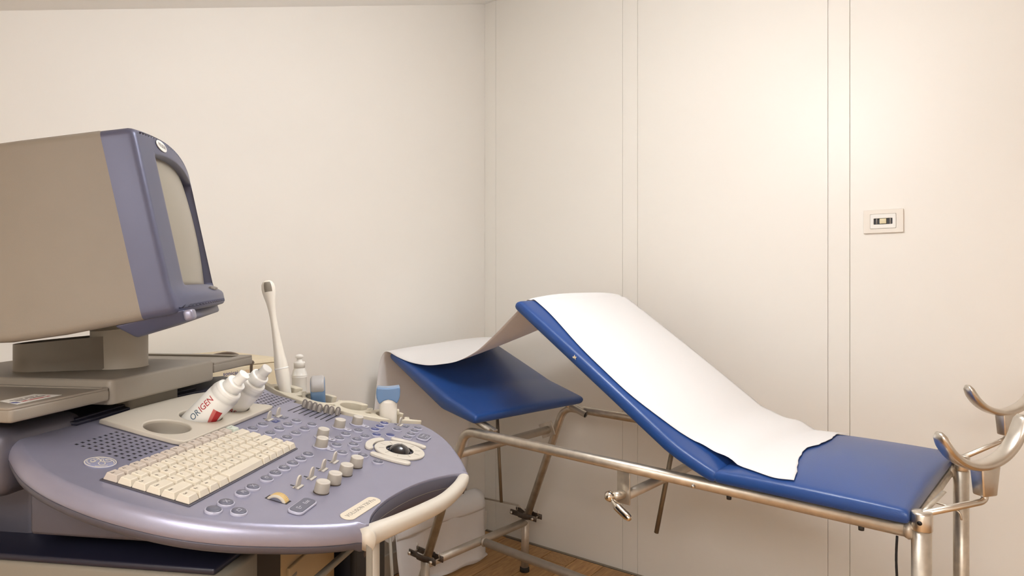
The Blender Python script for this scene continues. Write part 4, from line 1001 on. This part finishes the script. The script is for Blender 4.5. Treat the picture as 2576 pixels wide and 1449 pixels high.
def fine(v, f, L=.0016):
    bm = bmesh.new(); vs = [bm.verts.new(p) for p in v]
    for q in f:
        try: bm.faces.new([vs[i] for i in q])
        except ValueError: pass
    bmesh.ops.triangulate(bm, faces=bm.faces)
    for _ in range(4):
        ed = [e for e in bm.edges if e.calc_length() > L]
        if not ed: break
        bmesh.ops.subdivide_edges(bm, edges=ed, cuts=1); bmesh.ops.triangulate(bm, faces=bm.faces)
    bm.verts.index_update(); r = [tuple(x.co) for x in bm.verts], [tuple(x.index for x in q.verts) for q in bm.faces]
    bm.free(); return r
def print_on(t, s, size, a, z, m, name, r=.0265, turn=1):
    v, f = fine(*text(s, size, .0002, 'LEFT', .86, res=3)); part(name, MB().add(wrap([(x, y, zz + .0002) for x, y, zz in v], r, a, z), f, smooth=False), m, t)
    return max(p[0] for p in v)
e1 = print_on(g1, 'OR', .0165, A1 - .42, .026, 'slate', 'print')
e2 = print_on(g1, 'IGEN', .0165, A1 - .42, .026 + e1 + .0015, 'red', 'print')
sw = [(.016 + .0 * 0, 0)]
def patch(t, pts_a, pts_b, m, n=14):
    v = []; f = []
    for k in range(n + 1):
        q = k / n
        for lo_, hi_ in ((pts_a, pts_b),):
            for h in range(7):
                g_ = h / 6; z = lo_(q)[0] * (1 - g_) + hi_(q)[0] * g_; y = lo_(q)[1] * (1 - g_) + hi_(q)[1] * g_
                v.append((.02665 * math.cos(y), .02665 * math.sin(y), z))
    for k in range(n):
        for h in range(6): f.append((k * 7 + h, k * 7 + h + 1, (k + 1) * 7 + h + 1, (k + 1) * 7 + h))
    part('red_flash', MB().add(v, f), m, t)
def flash(t, a0, a1, a2, sgn):
    patch(t, lambda q: (.036 + .035 * q ** 1.4 - .004, a0 + sgn * (.35 - .55 * q) ), lambda q: (.036 + .035 * q ** 1.4 - .004, a1 + sgn * (.35 - .50 * q)), 'redl')
    patch(t, lambda q: (.036 + .035 * q ** 1.4 - .004, a1 + sgn * (.35 - .50 * q)), lambda q: (.036 + .035 * q ** 1.4 - .004, a2 + sgn * (.35 - .40 * q)), 'red')
flash(g1, A1 + .36, A1 + .56, A1 + .92, 1)
g2 = gel('gel_bottle', CUPS[2], (-.004, .058, .090), 0, 'white gel bottle with frosted spout leaning behind the ORIGEN printed bottle', True)
bpy.context.view_layer.update(); A2 = aim(g2)
v, f = fine(*text('RAS', .0120, .0002, 'LEFT', res=3))
part('print', MB().add([((.0267 + z) * math.cos(A2 - .25 + x / .0265), (.0267 + z) * math.sin(A2 - .25 + x / .0265), .040 + y) for x, y, z in v], f, smooth=False), 'red', g2)

# ------------------------------------------------------------------ trolley, monitor box and bottle by the left wall
TR = tag(empty('trolley', (-1.84, 1.02, .0045)), 'white two-shelf trolley against the left wall behind the ultrasound machine', 'trolley')
for z in (.895, .40, .12): part('shelf', MB().add(*box(-.25, .22, -.33, .27, z, z + .02, .004, 2)), 'white', TR)
for x in (-.235, .205):
    for y in (-.315, .255):
        part('leg', MB().add(*sweep([(x, y, .06), (x, y, .914)], .012, seg=14, up=(1, 0, 0))), 'greyl', TR)
        part('wheel', MB().add(*lathe([(.01, -.01), (.028, -.01), (.03, -.006), (.03, .006), (.028, .01), (.01, .01)], 20), mtx=Tm(x, y, .0302) @ Rm(R(90), 'Y')), 'rubber', TR)
bxo = tag(empty('fetal_monitor', (-1.74, 1.145, .9195)), 'cream boxed instrument with blue and orange print on the trolley', 'medical device')
part('case', MB().add(*box(-.33, 0, -.43, 0, 0, .1395, .004, 2)), 'beige', bxo)
part('lid', MB().add(*hexa([(-.33, -.43, .1402), (.001, -.43, .1402), (.001, .001, .1402), (-.33, .001, .1402), (-.325, -.43, .153), (-.006, -.43, .153), (-.006, -.004, .153), (-.325, -.004, .153)], .004, 2)), 'beige', bxo)
part('door', MB().add(*box(-.001, .0012, -.26, -.135, .02, .098, .0005)), 'beige', bxo)
tm_ = Rm(R(90), 'Z') @ Rm(R(90), 'X')
part('print', MB().add(*text('sonicaid', .0165, .0003, 'LEFT'), smooth=False, mtx=Tm(.0004, -.188, .1225) @ tm_), 'dblue', bxo)
part('print', MB().add(*text('TEAM', .0120, .0003, 'LEFT'), smooth=False, mtx=Tm(.0004, -.120, .122) @ tm_), 'orange', bxo)
t = tag(empty('squeeze_bottle', (-1.714, 1.19, .9195)), 'plain white squeeze bottle with push cap on the trolley behind the wand', 'bottle')
part('body', MB().add(*lathe([(.0205, 0), (.0225, .003), (.0225, .088), (.0235, .089), (.0235, .0915), (.0225, .0925), (.0235, .094), (.0235, .0965), (.0222, .098), (.0200, .108), (.0162, .117), (.0155, .119)], 36)), 'white', t)
part('cap', MB().add(*lathe([(.0166, .1185), (.0168, .134), (.0160, .1365), (.0085, .138), (.0075, .146), (.0078, .1475), (.0118, .150), (.0122, .154), (.0098, .158), (.004, .160)], 30)), 'white', t)
cbl = spline([(-1.80, .82, 1.085), (-1.72, .86, 1.092), (-1.66, .925, 1.110), (-1.64, .96, 1.094), (-1.66, 1.0, 1.078), (-1.70, 1.02, 1.062), (-1.712, 1.03, 1.0), (-1.70, 1.035, .930), (-1.70, 1.10, .926), (-1.66, 1.15, .926)], 6)
tag(part('cable', MB().add(*sweep(cbl, .0042, seg=8)), 'cable'), 'brown cable looped over the cream boxed instrument', 'cable')
